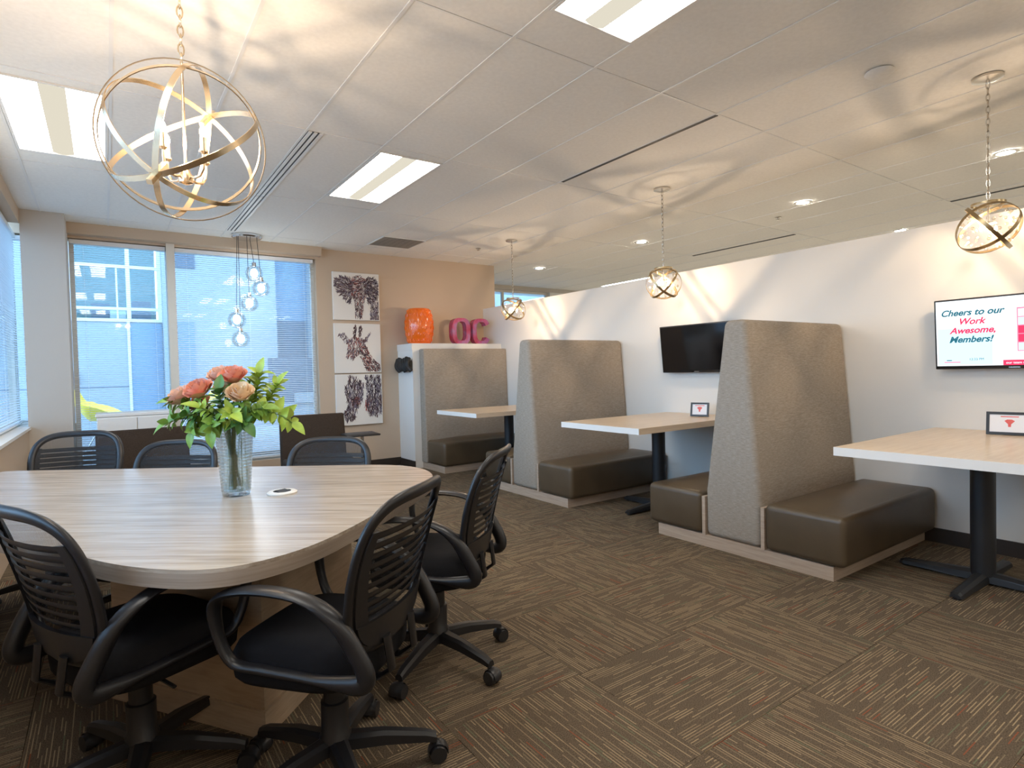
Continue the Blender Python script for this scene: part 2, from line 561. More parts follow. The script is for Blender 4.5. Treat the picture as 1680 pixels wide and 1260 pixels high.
# wall on the window side
wl = sroot('wall_left', 'low wall with deep sill under the long side window')
MB().box(XL - 0.2, XL, 0.9, 7.41, 0, 0.88).obj('low_wall', 'wall_tan', wl)
MB().box(XL - 0.2, XL, 0.9, 7.41, 2.90, CEIL + 0.03).obj('header', 'wall_tan', wl)
MB().box(XL - 0.2, XL, -3.3, 0.9, 0, CEIL + 0.03).obj('wall_panel', 'wall_tan', wl)
MB().box(XL - 0.2, XL + 0.02, 0.9, 7.41, 0.88, 0.905).box(XL - 0.2, XL, 7.41, YB + 0.06, 0.88, 0.905).obj('sill_board', 'white_paint', wl)
# booth partition, lower than the ceiling
struct('wall_right', MB().box(XW, XW + 0.13, -3.3, YB, 0, 2.334), 'wall_cream', 'cream partition wall behind the booths, open above')
struct('baseboard_right', MB().box(XW - 0.014, XW, -3.3, 7.4, 0, 0.105), 'baseboard')
# space beyond and behind
wf = sroot('wall_far', 'far wall with a high window strip seen over the partition')
MB().box(5.23, 11.0, 9.6, 9.8, 0, 2.30).obj('wall_panel', 'wall_cream', wf)
MB().box(5.23, 11.0, 9.6, 9.8, 2.96, CEIL + 0.03).obj('header', 'wall_greige', wf)
MB().box(7.75, 11.0, 9.6, 9.8, 2.30, 2.96).obj('wall_panel', 'wall_cream', wf)
MB().box(5.10, 5.23, YB + 0.22, 9.8, 0, CEIL + 0.03).obj('wall_return', 'wall_greige', wf)
struct('wall_far_side', MB().box(10.8, 11.0, -3.4, 9.8, 0, CEIL + 0.03), 'wall_cream', 'cream outer wall beyond the partition')
struct('wall_front', MB().box(-0.84, 11.0, -3.4, -3.3, 0, CEIL + 0.03), 'wall_cream', 'cream wall behind the viewpoint')

# ------------------------------------------------------------------ windows
def window(name, label, axis, a0, a1, z0, z1, pos, mull, fw=0.045):
    """axis 'x': spans x at y=pos; axis 'y': spans y at x=pos"""
    w = sroot(name, label)
    def bar(mb, s0, s1, q0, q1, d=0.06):
        if axis == 'x': mb.box(s0, s1, pos - d / 2, pos + d / 2, q0, q1)
        else: mb.box(pos - d / 2, pos + d / 2, s0, s1, q0, q1)
        return mb
    fr = MB()
    bar(fr, a0, a0 + fw, z0, z1); bar(fr, a1 - fw, a1, z0, z1); bar(fr, a0 + fw, a1 - fw, z0, z0 + fw); bar(fr, a0 + fw, a1 - fw, z1 - fw, z1)
    fr.obj('window_frame', 'window_frame', w)
    edges = [a0 + fw] + [m for m in mull] + [a1 - fw]
    for m in mull: bar(MB(), m - fw / 2, m + fw / 2, z0 + fw, z1 - fw).obj('mullion', 'window_frame', w)
    for e0, e1 in zip(edges[:-1], edges[1:]):
        bar(MB(), e0, e1, z0 + fw, z1 - fw, 0.008).obj('pane', 'pane_glass', w)
    return w
WY = YB + 0.12
window('window_1', 'left window of the pair beside the column', 'x', -0.285, 0.67, 0.27, 2.90, WY, [])
window('window_2', 'wide window behind the cluster of glass globes', 'x', 0.67, 2.36, 0.27, 2.90, WY, [])
window('window_3', 'narrow window strip behind the column', 'x', -0.80, -0.29, 0.90, 2.90, WY, [])
window('window_4', 'long side window beside the conference table', 'y', 0.9, 7.98, 0.905, 2.90, XL - 0.16, [2.7, 4.45, 6.2])
window('window_5', 'high window strip seen over the partition wall', 'x', 5.25, 7.75, 2.30, 2.96, 9.7, [6.6])
struct('trim_2', MB().box(0.627, 0.713, YB - 0.03, YB + 0.09, 0.27, 2.925), 'window_frame', 'cream upright between the two windows')

def blind(label, axis, a0, a1, z0, z1, pos, tilt=18, pitch=0.0245, wd=0.026, group=None):
    b = thing('venetian_blind', label, 'blind', group=group)
    def bx(mb, s0, s1, d, q0, q1):
        if axis == 'x': mb.box(s0, s1, pos - d, pos + d, q0, q1)
        else: mb.box(pos - d, pos + d, s0, s1, q0, q1)
        return mb
    bx(MB(), a0, a1, 0.022, z1 - 0.045, z1).obj('head_rail', 'blind_white', b)
    bx(MB(), a0, a1, 0.013, z0, z0 + 0.015).obj('bottom_rail', 'blind_white', b)
    m = MB()
    z = z0 + 0.03
    dy, dz = wd / 2 * math.cos(R(tilt)), wd / 2 * math.sin(R(tilt))
    while z < z1 - 0.05:
        if axis == 'x': vs = [(a0, pos - dy, z - dz), (a1, pos - dy, z - dz), (a1, pos, z + 0.002), (a0, pos, z + 0.002), (a1, pos + dy, z + dz), (a0, pos + dy, z + dz)]
        else: vs = [(pos + dy, a0, z - dz), (pos + dy, a1, z - dz), (pos, a1, z + 0.002), (pos, a0, z + 0.002), (pos - dy, a1, z + dz), (pos - dy, a0, z + dz)]
        m.add(vs, [(0, 1, 2, 3), (3, 2, 4, 5)])
        z += pitch
    tag(m.obj('slats', 'blind_white', b), kind='stuff')
    n = max(2, int((a1 - a0) / 0.8) + 1)
    for i in range(n):
        s = a0 + 0.12 + (a1 - a0 - 0.24) * i / (n - 1)
        c = MB()
        if axis == 'x': c.box(s - 0.001, s + 0.001, pos - 0.001, pos + 0.001, z0, z1)
        else: c.box(pos - 0.001, pos + 0.001, s - 0.001, s + 0.001, z0, z1)
        c.obj('ladder_cord', 'blind_white', b)
    return b
BY = YB + 0.045
blind('white venetian blind with open slats on the window next to the column', 'x', -0.275, 0.62, 0.30, 2.89, BY, 6)
blind('white venetian blind with open slats on the wide window behind the glass globes', 'x', 0.72, 2.33, 0.30, 2.89, BY, 22)
blind('white venetian blind on the narrow window strip behind the column', 'x', -0.78, -0.30, 0.91, 2.88, BY, 18)
blind('white venetian blind along the side window beside the conference table', 'y', 0.95, 7.86, 0.92, 2.88, XL - 0.10, 6)


# ------------------------------------------------------------------ ceiling fixtures
def troffer(i, j, label):
    x0, y0 = GX + i * TX + 0.012, GY + j * TY + LIGHT_Y[0]
    w, h = TX - 0.024, LIGHT_Y[1] - LIGHT_Y[0]
    t = thing('ceiling_light', label, 'ceiling light', (x0, y0, CEIL), 0, 'recessed ceiling lights')
    b = 0.016
    MB().box(0, b, 0, h, -0.003, 0.03).box(w - b, w, 0, h, -0.003, 0.03).box(b, w - b, 0, b, -0.003, 0.03).box(b, w - b, h - b, h, -0.003, 0.03).obj('frame', 'grid_white', t)
    c0, c1 = w * 0.38, w * 0.62
    for a, c in ((b, c0), (c1, w - b)):
        MB().sheet(lambda u, v: (a + (c - a) * u, b + (h - 2 * b) * v, 0.012 + 0.010 * math.sin(PI * u)), 6, 1).obj('diffuser', 'troffer_lens', t)
    MB().sheet(lambda u, v: (c0 + (c1 - c0) * u, b + (h - 2 * b) * v, 0.012 - 0.012 * math.sin(PI * u)), 6, 1).obj('centre_basket', 'troffer_basket', t, 40)
    return t
LBL = {(1, 1): 'recessed rectangular ceiling light between the orb chandelier and the ceiling vent',
       (1, -1): 'recessed rectangular ceiling light cut off by the top edge of the photo',
       (-3, 1): 'recessed rectangular ceiling light partly behind the large orb chandelier'}
for k in troffers:
    troffer(k[0], k[1], LBL.get(k, 'added ceiling light outside the view that only brightens the room'))

dl_spots = [(6.126, 1.589, 'recessed downlight beside the chain of the nearest small pendant'), (6.079, 3.26, 'recessed downlight in the middle of the ceiling beyond the partition'),
            (8.537, 3.296, 'recessed downlight just above the top edge of the partition wall'), (6.01, 5.448, 'recessed downlight right of the middle pendant canopy'),
            (6.014, 7.707, 'recessed downlight between the two farther small pendants')]
dl0 = None
for x, y, lab in dl_spots:
    if dl0 is None:
        dl0 = thing('downlight', lab, 'downlight', (x, y, CEIL), 0, 'recessed round downlights')
        MB().lathe([(0.062, -0.001), (0.084, -0.001), (0.088, -0.007), (0.062, -0.009)], n=28, closed_ends=False).obj('trim_ring', 'nickel', dl0, 40)
        MB().cyl((0, 0, -0.004), (0, 0, 0.002), 0.062, n=24).obj('lens', 'downlight_lens', dl0)
    else:
        c = copy_tree(dl0)
        c.location = (x, y, CEIL)
        c['label'] = lab

t = thing('ceiling_vent', 'grey perforated air vent panel in the ceiling near the window wall', 'air vent', (GX + 3 * TX, 6.78, CEIL))
MB().box(0.0, TX, 0, 0.52, -0.006, 0.003).obj('panel', 'vent_grey', t)
MB().box(-.012, 0, -.012, .532, -0.008, 0.003).box(TX, TX + .012, -.012, .532, -0.008, 0.003).box(0, TX, -.012, 0, -0.008, 0.003).box(0, TX, .52, .532, -0.008, 0.003).obj('frame', 'grid_white', t)
for k in range(12):
    MB().box(0.02, TX - 0.02, 0.03 + k * 0.04, 0.036 + k * 0.04, -0.0075, -0.005).obj('slot', 'slot_dark', t)

def slot(label, x, y0, y1, w, lips=True):
    s = thing('slot_diffuser', label, 'air slot', (x, 0, CEIL), 0, 'linear air slots')
    MB().box(-w / 2, w / 2, y0, y1, -0.0015, 0.003).obj('slot_opening', 'slot_dark', s)
    if lips:
        for k in (-1, 0, 1):
            MB().box(k * w * 0.42 - w * 0.12 + w * .1, k * w * 0.42 + w * 0.12 + w * .1, y0, y1, -0.008, -0.0015).obj('blade', 'grid_white', s)
    return s
slot('white linear air slot running from the orb chandelier to the glass globes', GX + 0.05, 4.10, 5.80, 0.09)
slot('white linear air slot segment right above the glass globe cluster', GX + 0.05, 5.82, 7.36, 0.09)
slot('thin dark linear air slot in the middle of the ceiling', 3.446, 2.43, 4.05, 0.03, False)
slot('thin dark linear air slot above the middle of the partition wall', 7.50, 4.13, 5.75, 0.04, False)
slot('thin dark linear air slot behind the nearest small pendant', 7.50, 0.80, 2.41, 0.04, False)

d = thing('smoke_detector', 'flat round ceiling detector near the top right', 'detector', (3.764, 1.554, CEIL))
MB().lathe([(0.075, 0.0), (0.078, -0.006), (0.066, -0.016), (0.04, -0.022)], n=28).obj('body', 'ceiling_tile', d, 40)
for x, y, lab in ((6.45, 3.75, 'small sprinkler head beside the middle ceiling downlight'), (4.28, 6.85, 'small sprinkler head behind the farthest pendant canopy')):
    s = thing('sprinkler', lab, 'sprinkler', (x, y, CEIL), 0, 'ceiling sprinkler heads')
    MB().lathe([(0.035, 0.0), (0.035, -0.006), (0.012, -0.008), (0.012, -0.02)], n=16).obj('mount_plate', 'nickel', s, 40)
    MB().lathe([(0.004, -0.02), (0.022, -0.024), (0.022, -0.027), (0.004, -0.03)], n=12).obj('deflector', 'nickel', s, 40)

# ------------------------------------------------------------------ hanging lights
def chain(mb, x, y, z0, z1, pitch=0.032, r=0.0032, w=0.010):
    n = max(1, int((z1 - z0) / pitch))
    p = (z1 - z0) / n
    for i in range(n):
        zc = z0 + p * (i + 0.5)
        h = p * 0.66
        path = []
        for k in range(10):
            a = 2 * PI * k / 10
            dx, dz = w * math.cos(a), h * math.sin(a)
            path.append((x + (dx if i % 2 else 0), y + (0 if i % 2 else dx), zc + dz))
        mb.sweep(path, (0, 1, 0) if i % 2 else (1, 0, 0), r, r, closed=True, n=5)
    return mb
def ring(mb, c, R_, n1, n2, wdt, th, seg=56):
    """flat band bent into a circle spanned by n1, n2"""
    n1, n2 = Vector(n1).normalized(), Vector(n2).normalized()
    ax = n1.cross(n2).normalized()
    path = [Vector(c) + n1 * R_ * math.cos(2 * PI * i / seg) + n2 * R_ * math.sin(2 * PI * i / seg) for i in range(seg)]
    mb.sweep(path, ax, wdt, th, closed=True, square=True)
    return mb

CH = (0.304, 2.775)
CZ = 2.332
ch = thing('orb_chandelier', 'large champagne metal orb chandelier with four candle bulbs over the conference table', 'chandelier', (CH[0], CH[1], 0))
RR = 0.308
MB().lathe([(0.07, CEIL), (0.07, CEIL - 0.012), (0.03, CEIL - 0.03), (0.008, CEIL - 0.035)], n=24).obj('canopy', 'champagne', ch, 40)
chain(MB(), 0, 0, CZ + RR + 0.02, CEIL - 0.03, 0.038, 0.0035, 0.011).obj('chain', 'champagne', ch, 60)
cam_w = Vector((math.sin(R(34.99)), math.cos(R(34.99)), 0)); cam_r = Vector((math.cos(R(34.99)), -math.sin(R(34.99)), 0)); cam_u = Vector((0, 0, 1))
dch = (Vector((CH[0], CH[1], CZ)) - Vector((0, 0, 1.354))).normalized()
rr_ = dch.cross(cam_u).normalized(); uu_ = rr_.cross(dch)
axle = (-rr_ * 0.33 - uu_ * 0.42 - dch * 0.84).normalized()
cc = (0, 0, CZ)
p1 = axle.cross(uu_).normalized(); p2 = axle.cross(p1).normalized()
for k in range(3):
    a = R(20 + 60 * k)
    ring(MB(), cc, RR - 0.003 * k, axle, p1 * math.cos(a) + p2 * math.sin(a), 0.011, 0.0018).obj('band', 'champagne', ch, 40)
ring(MB(), cc, RR + 0.004, rr_ * 0.8 + uu_ * 0.6, -rr_ * 0.6 + uu_ * 0.8, 0.011, 0.0018).obj('band', 'champagne', ch, 40)
q1 = (p1 + axle * 0.55).normalized(); ring(MB(), cc, RR - 0.009, q1, p2, 0.011, 0.0018).obj('band', 'champagne', ch, 40)
for a, b in ((-(RR + 0.05), -(RR - 0.10)), (RR - 0.10, RR + 0.055)):
    MB().sweep([Vector(cc) + axle * a, Vector(cc) + axle * b], uu_, 0.010, 0.010, square=True).obj('axle_pin', 'champagne', ch)
MB().cyl((0, 0, CZ - 0.125), (0, 0, CZ + RR + 0.03), 0.0055, n=10).lathe([(0.012, -0.17), (0.026, -0.165), (0.03, -0.145), (0.018, -0.12), (0.012, -0.10)], cc, 16).obj('stem', 'champagne', ch, 40)
for k in range(4):
    a = R(35 + 90 * k)
    dx, dy = math.cos(a), math.sin(a)
    path = [(dx * r_, dy * r_, CZ + z_) for r_, z_ in ((0.02, -0.14), (0.05, -0.150), (0.08, -0.145), (0.098, -0.12), (0.102, -0.085), (0.102, -0.05))]
    arm = MB().sweep(path, (-dy, dx, 0), 0.0055, 0.0055, n=8).obj('arm', 'champagne', ch, 60)
    MB().lathe([(0.009, -0.06), (0.017, -0.052), (0.017, -0.046), (0.0125, -0.044), (0.0125, 0.008), (0.010, 0.010)], (dx * 0.102, dy * 0.102, CZ), 14).obj('candle_sleeve', 'champagne', arm, 40)
    MB().lathe([(0.006, 0.010), (0.011, 0.018), (0.013, 0.028), (0.011, 0.040), (0.006, 0.050), (0.001, 0.056)], (dx * 0.102, dy * 0.102, CZ), 14).obj('bulb', 'bulb_chandelier', arm, 60)

def pendant(y, label):
    x = 4.405
    t = thing('crystal_orb_pendant', label, 'pendant light', (x, y, 0), 0, 'small orb pendants over the booth tables')
    z = 2.138; r = 0.168
    MB().lathe([(0.078, CEIL), (0.078, CEIL - 0.012), (0.05, CEIL - 0.022), (0.012, CEIL - 0.030)], n=28).obj('canopy', 'nickel', t, 40)
    chain(MB(), 0, 0, z + r + 0.01, CEIL - 0.028, 0.036, 0.003, 0.009).obj('chain', 'nickel', t, 60)
    c = (0, 0, z)
    for k, (a, tl) in enumerate(((10, 38), (70, -38), (130, 38), (190, -38))):
        h = Vector((math.cos(R(a)), math.sin(R(a)), 0)); g = Vector((-math.sin(R(a)), math.cos(R(a)), 0))
        up = (Vector((0, 0, 1)) * math.cos(R(tl)) + g * math.sin(R(tl)))
        ring(MB(), c, r - 0.002 * k, h, up, 0.0108, 0.0015, 40).obj('band', 'brass_dark', t, 40)
    ring(MB(), (0, 0, z + r * 0.86), r * 0.5, (1, 0, 0), (0, 1, 0), 0.0062, 0.0015, 32).obj('top_ring', 'brass_dark', t, 40)
    MB().cyl((0, 0, z - 0.02), (0, 0, z + r + 0.015), 0.006, n=8).lathe([(0.01, 0.0), (0.04, 0.004), (0.04, 0.014), (0.01, 0.02)], (0, 0, z + 0.02), 14).obj('stem', 'nickel', t, 40)
    for k in range(2):
        a = R(-35 + 180 * k)
        bx_, by_ = 0.045 * math.cos(a), 0.045 * math.sin(a)
        MB().lathe([(0.003, -0.018), (0.006, -0.012), (0.007, -0.004), (0.0055, 0.005), (0.0025, 0.009)], (bx_, by_, z), 12).obj('bulb', 'bulb_pendant', t, 60)
    bd = MB()
    rnd = random.Random(5)
    for j in range(6):
        th = R(28 + 124 * j / 5)
        n = max(5, int(15 * math.sin(th)))
        for k in range(n):
            a = 2 * PI * (k + 0.5 * (j % 2)) / n
            q = r * 0.80
            bd.sphere((q * math.sin(th) * math.cos(a), q * math.sin(th) * math.sin(a), z + q * math.cos(th)), 0.0105, 6, 4)
    tag(bd.obj('crystal_beads', 'crystal', t, 60), kind='stuff')
    return t
pendant(1.226, 'small crystal orb pendant over the nearest booth table with the lit television')
pendant(3.720, 'small crystal orb pendant over the middle booth table with the black television')
pendant(6.222, 'small crystal orb pendant over the farthest booth table')

cl = thing('globe_cluster_pendant', 'cluster of five clear glass globe lights on dark cords by the window', 'pendant light', (1.448, 7.55, 0))
MB().lathe([(0.17, CEIL), (0.17, CEIL - 0.02), (0.155, CEIL - 0.035)], n=32).obj('canopy', 'chrome', cl, 40)
for gx, gz, gy, cx_ in ((0.075, 2.598, 0.04, 0.04), (0.131, 2.41, -0.05, 0.10), (0.014, 2.234, 0.06, 0.01), (-0.148, 2.024, -0.03, -0.115), (-0.102, 1.80, 0.03, -0.09)):
    g = MB().lathe([(0.022, 0.098), (0.05, 0.088), (0.082, 0.06), (0.100, 0.012), (0.098, -0.03), (0.078, -0.068), (0.045, -0.092), (0.004, -0.100)], (gx, gy, gz), 20, False).obj('glass_globe', 'clear_glass', cl, 60)
    MB().lathe([(0.008, 0.135), (0.026, 0.130), (0.026, 0.085), (0.016, 0.082)], (gx, gy, gz), 14).obj('socket_cap', 'chrome', g, 40)
    MB().sphere((gx, gy, gz + 0.005), 0.042, 12, 8, 1.25).obj('bulb', 'bulb_cluster', g, 60)
    MB().cyl((gx, gy, gz + 0.13), (cx_, gy, CEIL - 0.03), 0.0035, n=6).obj('cord', 'black_metal', g)

# ------------------------------------------------------------------ booths
def panel_mesh(yc0, yc1, yt0, yt1, zk, z1, x0, x1, r=0.042):
    """tapering upholstered divider: straight to zk, then narrowing to the top"""
    bm = bmesh.new()
    prof = [(yc0, 0.088), (yc1, 0.088), (yc1, zk), (yt1, z1), (yt0, z1), (yc0, zk)]
    a = [bm.verts.new((x0, y, z)) for y, z in prof]
    b = [bm.verts.new((x1, y, z)) for y, z in prof]
    n = len(prof)
    bm.faces.new(a); bm.faces.new(b[::-1])
    for i in range(n): bm.faces.new((a[i], a[(i + 1) % n], b[(i + 1) % n], b[i]))
    bmesh.ops.recalc_face_normals(bm, faces=bm.faces)
    bmesh.ops.bevel(bm, geom=[e for e in bm.edges], offset=r, segments=4, profile=0.5, affect='EDGES')
    return MB().frombm(bm)
def cushion(y0, y1, x0=3.60, x1=XW - 0.012):
    """box seat with a crowned top"""
    bm = bmesh.new()
    nx, ny = 14, 6
    z0, zt = 0.092, 0.408
    m = MB().rbox(x0, x1, y0, y1, z0, zt, 0.042, 4)
    crown = MB()
    def fn(u, v):
        uu, vv = 2 * u - 1, 2 * v - 1
        h = 0.046 * (1 - uu ** 4) * (1 - vv * vv)
        return (x0 + 0.03 + (x1 - x0 - 0.06) * u, y0 + 0.03 + (y1 - y0 - 0.06) * v, zt - 0.005 + h)
    m.sheet(fn, nx, ny)
    bm.free()
    return m
def booth(yc, label, one_sided=False):
    t = thing('booth_bench', label, 'booth', (0, yc, 0), 0, 'upholstered booth benches along the partition')
    X0, X1 = 3.615, XW - 0.004
    if not one_sided:
        MB().box(3.62, X1, -0.698, 0.678, 0.0, 0.088).obj('plinth', 'plinth_wood', t)
        panel_mesh(-0.213, 0.225, -0.118, 0.050, 0.42, 1.664, X0, X1).obj('divider_back', 'booth_cloth', t, 50)
        for s in (-0.247, 0.226): MB().box(3.612, X1, s, s + 0.026, 0.088, 0.375).obj('wood_edge', 'plinth_wood', t)
        cushion(-0.775, -0.252).obj('seat_cushion', 'leather', t, 50)
        cushion(0.254, 0.767).obj('seat_cushion', 'leather', t, 50)
    else:
        MB().box(3.62, X1, -0.734, -0.10, 0.0, 0.088).obj('plinth', 'plinth_wood', t)
        panel_mesh(-0.262, -0.10, -0.235, -0.10, 0.42, 1.672, 3.60, X1, 0.02).obj('divider_back', 'booth_cloth', t, 50)
        cushion(-0.775, -0.268).obj('seat_cushion', 'leather', t, 50)
    return t
booth(2.475, 'nearest grey booth divider with a brown leather bench on both sides')
booth(4.975, 'middle grey booth divider with brown leather benches, behind the office chairs')
booth(7.50, 'farthest grey booth bench against the white shelf wall', True)

def booth_table(y, label):
    t = thing('booth_table', label, 'table', (0, y, 0), 0, 'booth tables')
    x0, x1 = 3.50, XW - 0.006
    tp = MB().box(x0 + 0.004, x1, -0.481, 0.481, 0.801, 0.85).obj('table_top', 'booth_top', t)
    MB().box(x0 - 0.002, x0 + 0.004, -0.485, 0.485, 0.800, 0.8495).obj('edge_band', 'edge_white', tp)
    for s in (-1, 1): MB().box(x0 + 0.004, x1, s * 0.481, s * 0.485, 0.800, 0.8495).obj('edge_band', 'booth_top', tp)
    px_ = 4.29
    MB().cyl((px_, 0, 0.05), (px_, 0, 0.80), 0.062, n=28).obj('post', 'black_metal', t, 40)
    MB().box(px_ - 0.2, px_ + 0.2, -0.2, 0.2, 0.785, 0.801).obj('mounting_plate', 'black_metal', t)
    for k in range(4):
        a = PI / 2 * k
        m = MB()
        L = 0.44
        def P(u, s, z): return (px_ + math.cos(a) * u - math.sin(a) * s, math.sin(a) * u + math.cos(a) * s, z)
        for (u0, h0, w0), (u1, h1, w1) in zip([(0.0, 0.075, 0.045), (0.07, 0.072, 0.04), (L - 0.02, 0.045, 0.034), (L, 0.034, 0.028)][:-1], [(0.07, 0.072, 0.04), (L - 0.02, 0.045, 0.034), (L, 0.034, 0.028)]):
            vs = []
            for u, h, w in ((u0, h0, w0), (u1, h1, w1)):
                vs += [P(u, -w, 0.014), P(u, w, 0.014), P(u, w * 0.85, h * 0.75), P(u, w * 0.4, h), P(u, -w * 0.4, h), P(u, -w * 0.85, h * 0.75)]
            m.add(vs, [(i, (i + 1) % 6, 6 + (i + 1) % 6, 6 + i) for i in range(6)] + [(0, 1, 2, 3, 4, 5), (11, 10, 9, 8, 7, 6)])
        f = m.obj('foot', 'black_metal', t, 30)
        e = P(L - 0.03, 0, 0)
        MB().cyl((e[0], e[1], 0.0), (e[0], e[1], 0.016), 0.02, n=12).obj('glide', 'castor_rubber', f)
    return t
booth_table(1.226, 'nearest booth table with white edge and black post, below the lit television')
booth_table(3.720, 'middle booth table with white edge, below the black television')
booth_table(6.222, 'farthest booth table with white edge, beside the white shelf wall')

# ------------------------------------------------------------------ televisions and table frames
def wall_text(txt, size, x, y, z, m, parent, shear=0.25, align='CENTER', name='lettering', bold=0.0):
    cu = bpy.data.curves.new(name, 'FONT')
    cu.body = txt
    cu.size = size
    cu.shear = shear
    cu.align_x = align
    cu.offset = bold
    cu.extrude = 0.0003
    cu.materials.append(MATS[m])
    tmp = bpy.data.objects.new('tmp_lettering', cu)
    COL.objects.link(tmp)
    me = bpy.data.meshes.new_from_object(tmp.evaluated_get(bpy.context.evaluated_depsgraph_get()))
    bpy.data.objects.remove(tmp)
    bpy.data.curves.remove(cu)
    o = link(name, me, parent)
    o.matrix_local = Matrix(((0, 0, -1, x), (-1, 0, 0, y), (0, 1, 0, z), (0, 0, 0, 1)))
    return o
def tv(y, label, tilt, w, h, lit):
    """local frame: origin on the wall at the middle of the set; room side is -x"""
    t = thing('television', label, 'television', (XW, y, 1.525), 0, 'wall televisions over the booths')
    MB().box(-0.07, 0.0, -0.12, 0.12, -0.12, 0.12).obj('wall_bracket', 'black_metal', t)
    b = MB().rbox(-0.045, 0.0, -w / 2, w / 2, -h / 2, h / 2, 0.006, 2).obj('body', 'bezel', t, 40)
    b.location = (-0.075, 0, 0)
    b.rotation_euler = (0, R(-tilt), 0)
    s = MB().box(-0.0472, -0.0455, -w / 2 + 0.012, w / 2 - 0.012, -h / 2 + 0.024, h / 2 - 0.012).obj('screen', 'scr_white' if lit else 'screen_black', b)
    MB().box(-0.0475, -0.045, -0.03, 0.03, -h / 2 + 0.007, -h / 2 + 0.014).obj('badge', 'nickel', b)
    return t, b
tv(3.735, 'black switched-off television on the partition wall beside the nearest divider', 5.5, 0.87, 0.49, False)
t2, b2 = tv(1.226, 'lit television showing a thank-you slide to members above the nearest booth table', 3.5, 0.885, 0.49, True)
X = -0.0482
L = 0.885 / 2
def scr(y0, y1, z0, z1, m, name='slide_block', x=X):
    return MB().box(x, x + 0.0004, y0, y1, z0, z1).obj(name, m, b2)
scr(L - 0.02, L - 0.33, -0.215, 0.04, 'scr_blue', 'slide_cloud', X + 0.0006)
for txt, z, m, sz, yo in (('Cheers to our', 0.128, 'scr_teal', 0.060, 0.0), ('Work', 0.066, 'scr_red', 0.060, 0.0), ('Awesome,', 0.004, 'scr_red', 0.060, -0.006), ('Members!', -0.058, 'scr_teal', 0.060, 0.006)):
    wall_text(txt, sz, X - 0.0006, L - 0.215 + yo, z, m, b2, 0.32, bold=0.0017)
wall_text('12:33 PM', 0.022, X - 0.0006, L - 0.20, -0.184, 'scr_teal', b2, 0.0, 'LEFT')
scr(L - 0.055, L - 0.15, -0.199, -0.192, 'scr_pink', 'slide_logo_line')
scr(L - 0.07, L - 0.10, -0.186, -0.180, 'scr_teal', 'slide_logo_line')
scr(L - 0.385, -L + 0.012, -0.221, -0.186, 'scr_red', 'slide_banner')
wall_text('our team members', 0.022, X - 0.0006, L - 0.40, -0.211, 'scr_white', b2, 0.0, 'LEFT')
scr(L - 0.46, L - 0.76, -0.13, 0.155, 'scr_pink', 'slide_collage', X + 0.0004)
rnd = random.Random(3)
for i in range(5):
    for j in range(5):
        if 0 < i < 4 and 0 < j < 4: continue
        y0 = L - 0.466 - i * 0.0585; z0 = -0.124 + j * 0.0552
        scr(y0, y0 - 0.052, z0, z0 + 0.049, rnd.choice(['scr_navy', 'scr_blue', 'scr_white', 'scr_peach', 'scr_red']), 'slide_photo', X)
c = MB().cyl((X - 0.0004, L - 0.61, 0.012), (X - 0.0001, L - 0.61, 0.012), 0.098, n=36).obj('slide_badge', 'scr_white', b2)
for k in range(4): wall_text(('thank', 'you', 'to our', 'members')[k], 0.034, X - 0.0008, L - 0.61, 0.05 - k * 0.034, 'scr_pink', b2, 0.0)

def card_frame(x, y, label, rz, w=0.19, h=0.135):
    """small easel frame: front towards -x"""
    t = thing('card_frame', label, 'picture frame', (x, y, 0.8515), rz, 'framed cards on the booth tables')
    tl = R(12)
    def q(m, nm, par=t):
        o = m.obj(nm[0], nm[1], par)
        return o
    b = 0.017
    fr = MB().box(-0.008, 0.008, -w / 2, -w / 2 + b, 0, h).box(-0.008, 0.008, w / 2 - b, w / 2, 0, h).box(-0.008, 0.008, -w / 2 + b, w / 2 - b, 0, b).box(-0.008, 0.008, -w / 2 + b, w / 2 - b, h - b, h).obj('frame', 'black_plastic', t)
    fr.rotation_euler = (0, tl, 0)
    fr.location = (0, 0, 0.0018)
    MB().box(-0.004, 0.006, -w / 2 + b, w / 2 - b, b, h - b).obj('card', 'frame_card', fr)
    d = MB()
    pts = [(-0.026, 0.02), (-0.012, 0.03), (0.012, 0.03), (0.026, 0.02), (0.008, 0.0), (0.007, -0.018), (-0.007, -0.018), (-0.008, 0.0)]
    vs = [(-0.0046, y_, h * 0.5 + z_ - 0.004) for y_, z_ in pts] + [(-0.004, y_, h * 0.5 + z_ - 0.004) for y_, z_ in pts]
    n = len(pts)
    d.add(vs, [tuple(range(n)), tuple(range(2 * n - 1, n - 1, -1))] + [(i, (i + 1) % n, n + (i + 1) % n, n + i) for i in range(n)])
    d.obj('red_emblem', 'card_red', fr)
    MB().box(-0.0046, -0.004, -0.045, 0.045, h - b - 0.016, h - b - 0.010).obj('card_line', 'card_red', fr)
    st = MB().box(-0.003, 0.003, -0.03, 0.03, 0.0, 0.098).obj('easel_leg', 'black_plastic', t)
    st.location = (0.062, 0, 0.0012)
    st.rotation_euler = (0, R(-20), 0)
    return t
card_frame(4.70, 3.56, 'small black framed card with red emblem on the middle booth table', R(20), 0.175, 0.135)
card_frame(4.74, 1.215, 'black framed card with red emblem on the nearest booth table', R(10), 0.235, 0.148)

